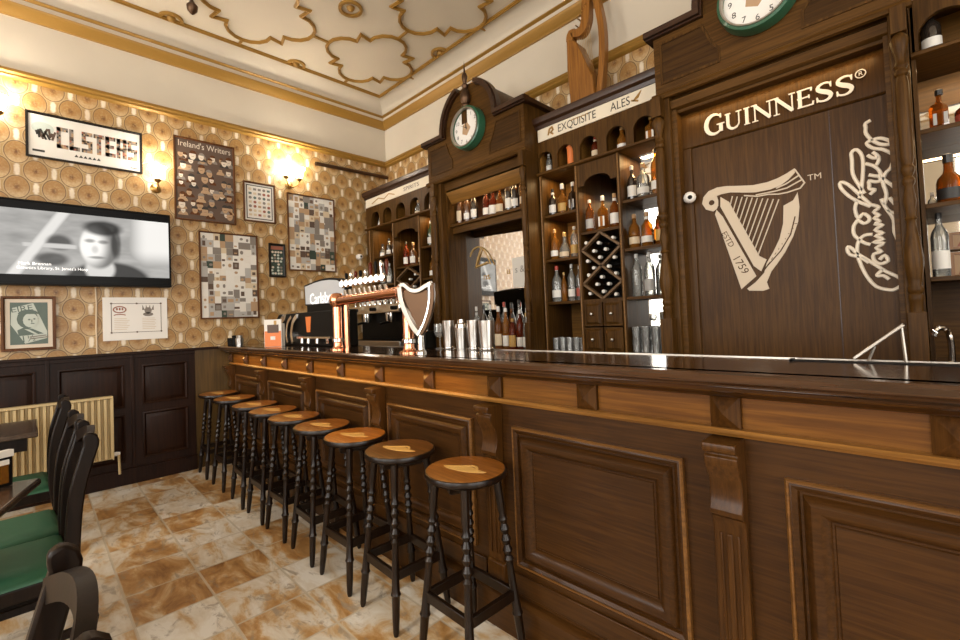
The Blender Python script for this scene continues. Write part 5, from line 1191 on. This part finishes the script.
for k, x in enumerate((1.22, 1.32, 1.42)):
    bottle((x, -.56, BZ), 'tall', .36, .038, 'darkbot' if k != 1 else 'clearbot', 'l_grey' if k else None, 'c_black', ['dark bottle beside the espresso machine, nearest to it', 'clear bottle with grey label, second beside the espresso machine', 'dark bottle with grey label, third beside the espresso machine'][k], 'bottles beside the espresso machine')
# right end
t = thing('tablet_stand', 'tilted silver tablet on a thin stand at the right end of the bar', 'tablet stand', (4.95, -1.675, TZ))
part('panel', MB().prism([(4.885, TZ+.004), (4.998, TZ+.105), (4.992, TZ+.112), (4.879, TZ+.011)], 'y', -1.69, -1.655), 'silver', t, bevel=.002)
part('leg', MB().tube([(4.93, -1.675, TZ+.045), (4.915, -1.675, TZ+.001)], .004, 6), 'silver', t); part('leg', MB().tube([(4.99, -1.675, TZ+.10), (4.995, -1.675, TZ+.001)], .004, 6), 'silver', t)
t = thing('water_tap', 'small chrome swan neck tap behind the right end of the bar', 'tap', (5.09, -.55, BZ))
part('neck', MB().tube(smooth_pts([(5.10, -.55, BZ+.001), (5.10, -.55, BZ+.12), (5.085, -.56, BZ+.17), (5.06, -.58, BZ+.17), (5.05, -.585, BZ+.14)]), .011, 8), 'chrome', t); part('base', MB().lathe([(.022, .001), (.022, .02), (.012, .03), (.0, .031)], (5.10, -.55, BZ), n=12), 'chrome', t)
t = thing('ice_bucket', 'dark bucket on the back counter beside the small chrome tap', 'bucket', (5.26, -.5, BZ)); part('pail', MB().lathe([(.0, .001), (.08, .001), (.10, .15), (.09, .15), (.072, .01), (.0, .01)], (5.26, -.5, BZ), n=18), 'black', t); part('handle', MB().tube([(5.26+.1*math.cos(R(a)), -.5, BZ+.15+.05*math.sin(R(a))) for a in range(0, 181, 20)], .005, 6), 'steel', t)
# wooden harp on the cabinet
t = thing('wooden_harp', 'orange brown wooden harp standing on top of the ales cabinet', 'harp', (3.2, -.2, 2.99))
HB = [(3.07, 2.9906), (3.285, 2.9906), (3.275, 3.22), (3.15, 3.55), (3.10, 3.60), (3.055, 3.62), (3.05, 3.37)]
part('sound_box', MB().prism(HB, 'y', -.27, -.13), 'harpwood', t, bevel=.008)
part('pillar', MB().ribbon(smooth_pts([(3.285, 3.0), (3.32, 3.20), (3.345, 3.42), (3.345, 3.62), (3.315, 3.82), (3.28, 3.98)], False, 4), [.05]*21, 'y', -.235, -.165), 'harpwood', t, bevel=.006)
part('neck', MB().ribbon(smooth_pts([(3.06, 3.62), (3.075, 3.675), (3.13, 3.655), (3.18, 3.66), (3.215, 3.74), (3.225, 3.86), (3.26, 3.97), (3.29, 3.99)], False, 4), [.06]*9+[.07]*20, 'y', -.235, -.165), 'harpwood', t, bevel=.006)
for k in range(8): part('tuning_pin', MB().tube([(3.10+.017*k+.01*(k > 4), -.245, 3.70+.02*k-.03*(k < 3)), (3.10+.017*k+.01*(k > 4), -.155, 3.70+.02*k-.03*(k < 3))], .005, 6), 'brass', t)
for k in range(8): part('string', MB().tube([(3.115+.016*k, -.2, 3.645+.025*k), (3.14+.016*k, -.2, 3.52-.042*k)], .0015, 4), 'goldlight', t)

# ================================================================== TABLES AND CHAIRS
def make_chair():
    t = thing('dining_chair', 'x', 'chair', group='green seated dining chairs')
    fr_ = MB().box(-.20, .20, -.40, .0, .36, .415); part('seat_frame', fr_, 'chair', t, bevel=.006)
    vs = []; mb = MB()
    N = 8; prof = [(0, .415), (.008, .44), (.03, .458), (.08, .468), (.2, .474)]
    loops = []
    for d, z in prof: loops.append([(-.20+d, -.41+d, z), (.20-d, -.41+d, z), (.20-d, -.005-d, z), (-.20+d, -.005-d, z)])
    mb.add([p for l in loops for p in l], [(4*j+i, 4*j+(i+1) % 4, 4*j+4+(i+1) % 4, 4*j+4+i) for j in range(4) for i in range(4)] + [(16, 17, 18, 19)])
    part('seat_cushion', mb, 'green', t, 'green upholstered cushion', smooth=60)
    for s in (-1, 1):
        part('front_leg', MB().tube([(s*.175, -.375, 0), (s*.175, -.375, .2), (s*.178, -.375, .40)], [.015, .019, .024], 8), 'chair', t)
        P = smooth_pts([(.085, 0), (.045, .2), (.012, .40), (.01, .55), (.025, .72), (.06, .86), (.072, .91), (.055, .945)], False, 3)
        wd = [.034+.016*math.sin(min(1, i/14)*math.pi*.6) for i in range(len(P))]; wd[-1] = .02; wd[-2] = .036
        part('rear_post', MB().ribbon(P, wd, 'x', s*.19-.016, s*.19+.016), 'chair', t, bevel=.006)
    C_ = smooth_pts([(-.19, .895), (-.10, .93), (0, .945), (.10, .93), (.19, .895)], False, 4)
    mb = MB(); vs = []
    for x, z in C_: b = .03*(1-(x/.19)**2); vs += [(x, .040+b, z), (x, .066+b, z), (x, .036+b, z-.05), (x, .062+b, z-.05)]
    n_ = len(C_); fs = []
    for i in range(n_-1):
        o, e = 4*i, 4*i+4; fs += [(o, e, e+1, o+1), (o+2, o+3, e+3, e+2), (o, o+2, e+2, e), (o+1, e+1, e+3, o+3)]
    mb.add(vs, fs + [(0, 1, 3, 2), (4*n_-4, 4*n_-2, 4*n_-1, 4*n_-3)]); part('crest_rail', mb, 'chair', t)
    mb = MB(); vs = []
    for z, y, wd in ((.43, .008, .035), (.55, .012, .045), (.66, .03, .06), (.76, .052, .05), (.905, .080, .055)): vs += [(-wd, y, z), (wd, y, z), (wd, y+.014, z), (-wd, y+.014, z)]
    mb.add(vs, [(4*j+i, 4*j+(i+1) % 4, 4*j+4+(i+1) % 4, 4*j+4+i) for j in range(4) for i in range(4)] + [(0, 1, 2, 3), (16, 17, 18, 19)]); part('back_splat', mb, 'chair', t, smooth=50)
    for s in (-1, 1): part('side_stretcher', MB().box(s*.18-.010, s*.18+.010, -.37, .03, .16, .19), 'chair', t)
    return t
ch = make_chair()
for i, (x, y, rz, lb) in enumerate(((2.46, -3.375, 0, 'dark wooden chair with green seat, large at the left edge, nearest full seat'), (2.03, -3.385, 1, 'dark wooden chair with green seat directly behind the nearest full green seat'),
                                 (1.12, -3.40, 0, 'dark wooden chair with green seat in front of the cream radiator'), (4.07, -3.495, 2, 'dark wooden chair back cut by the bottom edge at lower left'))):
    place(ch, i == 0, (x, y, 0), R(rz), lb)
t = thing('pub_table', 'dark wooden pub table at the left edge carrying the card holder', 'table', (2.41, -3.45, 0), 'dark pub tables')
part('table_top', MB().box(2.41, 3.22, -4.25, -3.45, .722, .752), 'table', t, bevel=.01)
part('pedestal', MB().lathe([(.035, .03), (.05, .10), (.035, .2), (.045, .45), (.035, .6), (.09, .7), (.0, .7215)], (2.85, -3.95, 0), n=16), 'chair', t)
part('base', MB().lathe([(.0, 0), (.17, 0), (.17, .02), (.06, .05), (.0, .051)], (2.85, -3.95, 0), n=24), 'chair', t)
t.rotation_euler = (0, 0, R(-16))
t = thing('pub_table', 'dark square table by the cream radiator at the left edge', 'table', (.80, -3.9, 0), 'dark pub tables')
part('table_top', MB().box(.53, 1.17, -4.15, -3.455, .722, .752), 'table', t, bevel=.008); part('apron', MB().box(.58, 1.12, -4.1, -3.505, .64, .722), 'chair', t)
part('pedestal', MB().lathe([(.035, .03), (.045, .3), (.04, .55), (.07, .63), (.0, .641)], (.80, -3.95, 0), n=16), 'chair', t)
part('base', MB().lathe([(.0, 0), (.15, 0), (.15, .02), (.05, .045), (.0, .046)], (.80, -3.95, 0), n=20), 'chair', t)
t = thing('card_holder', 'table card holder with a beer picture on the near dark table', 'card holder', (2.45, -3.60, .753))
cx_, cy_ = 2.47, -3.585
def hb_(u0, u1, v0, v1, d0, d1):
    c_, s_ = math.cos(R(62)), math.sin(R(62))
    return MB().add([(cx_-.0+d*c_-u*s_*-1*0 + u*-s_*-1*0 + (-u)*(-s_)*0 + u*(-.47), cy_+u*.88+d*.47, .7535+v) for u in (u0, u1) for v in (v0, v1) for d in (d0, d1)], [(0, 1, 3, 2), (4, 6, 7, 5), (0, 4, 5, 1), (2, 3, 7, 6), (0, 2, 6, 4), (1, 5, 7, 3)])
part('block', hb_(-.12, .055, 0, .125, -.03, .0), 'black', t); part('top_card', hb_(-.125, .058, .115, .142, -.032, .004), 'paper', t, 'white top strip')
part('beer_picture', hb_(.005, .042, .012, .085, .0005, .002), 'honey', t, 'amber beer glass picture'); part('foam', hb_(.003, .044, .085, .105, .0005, .0025), 'paper', t, 'white foam'); part('red_picture', hb_(-.06, .0, .06, .105, .0005, .002), 'inkred', t)
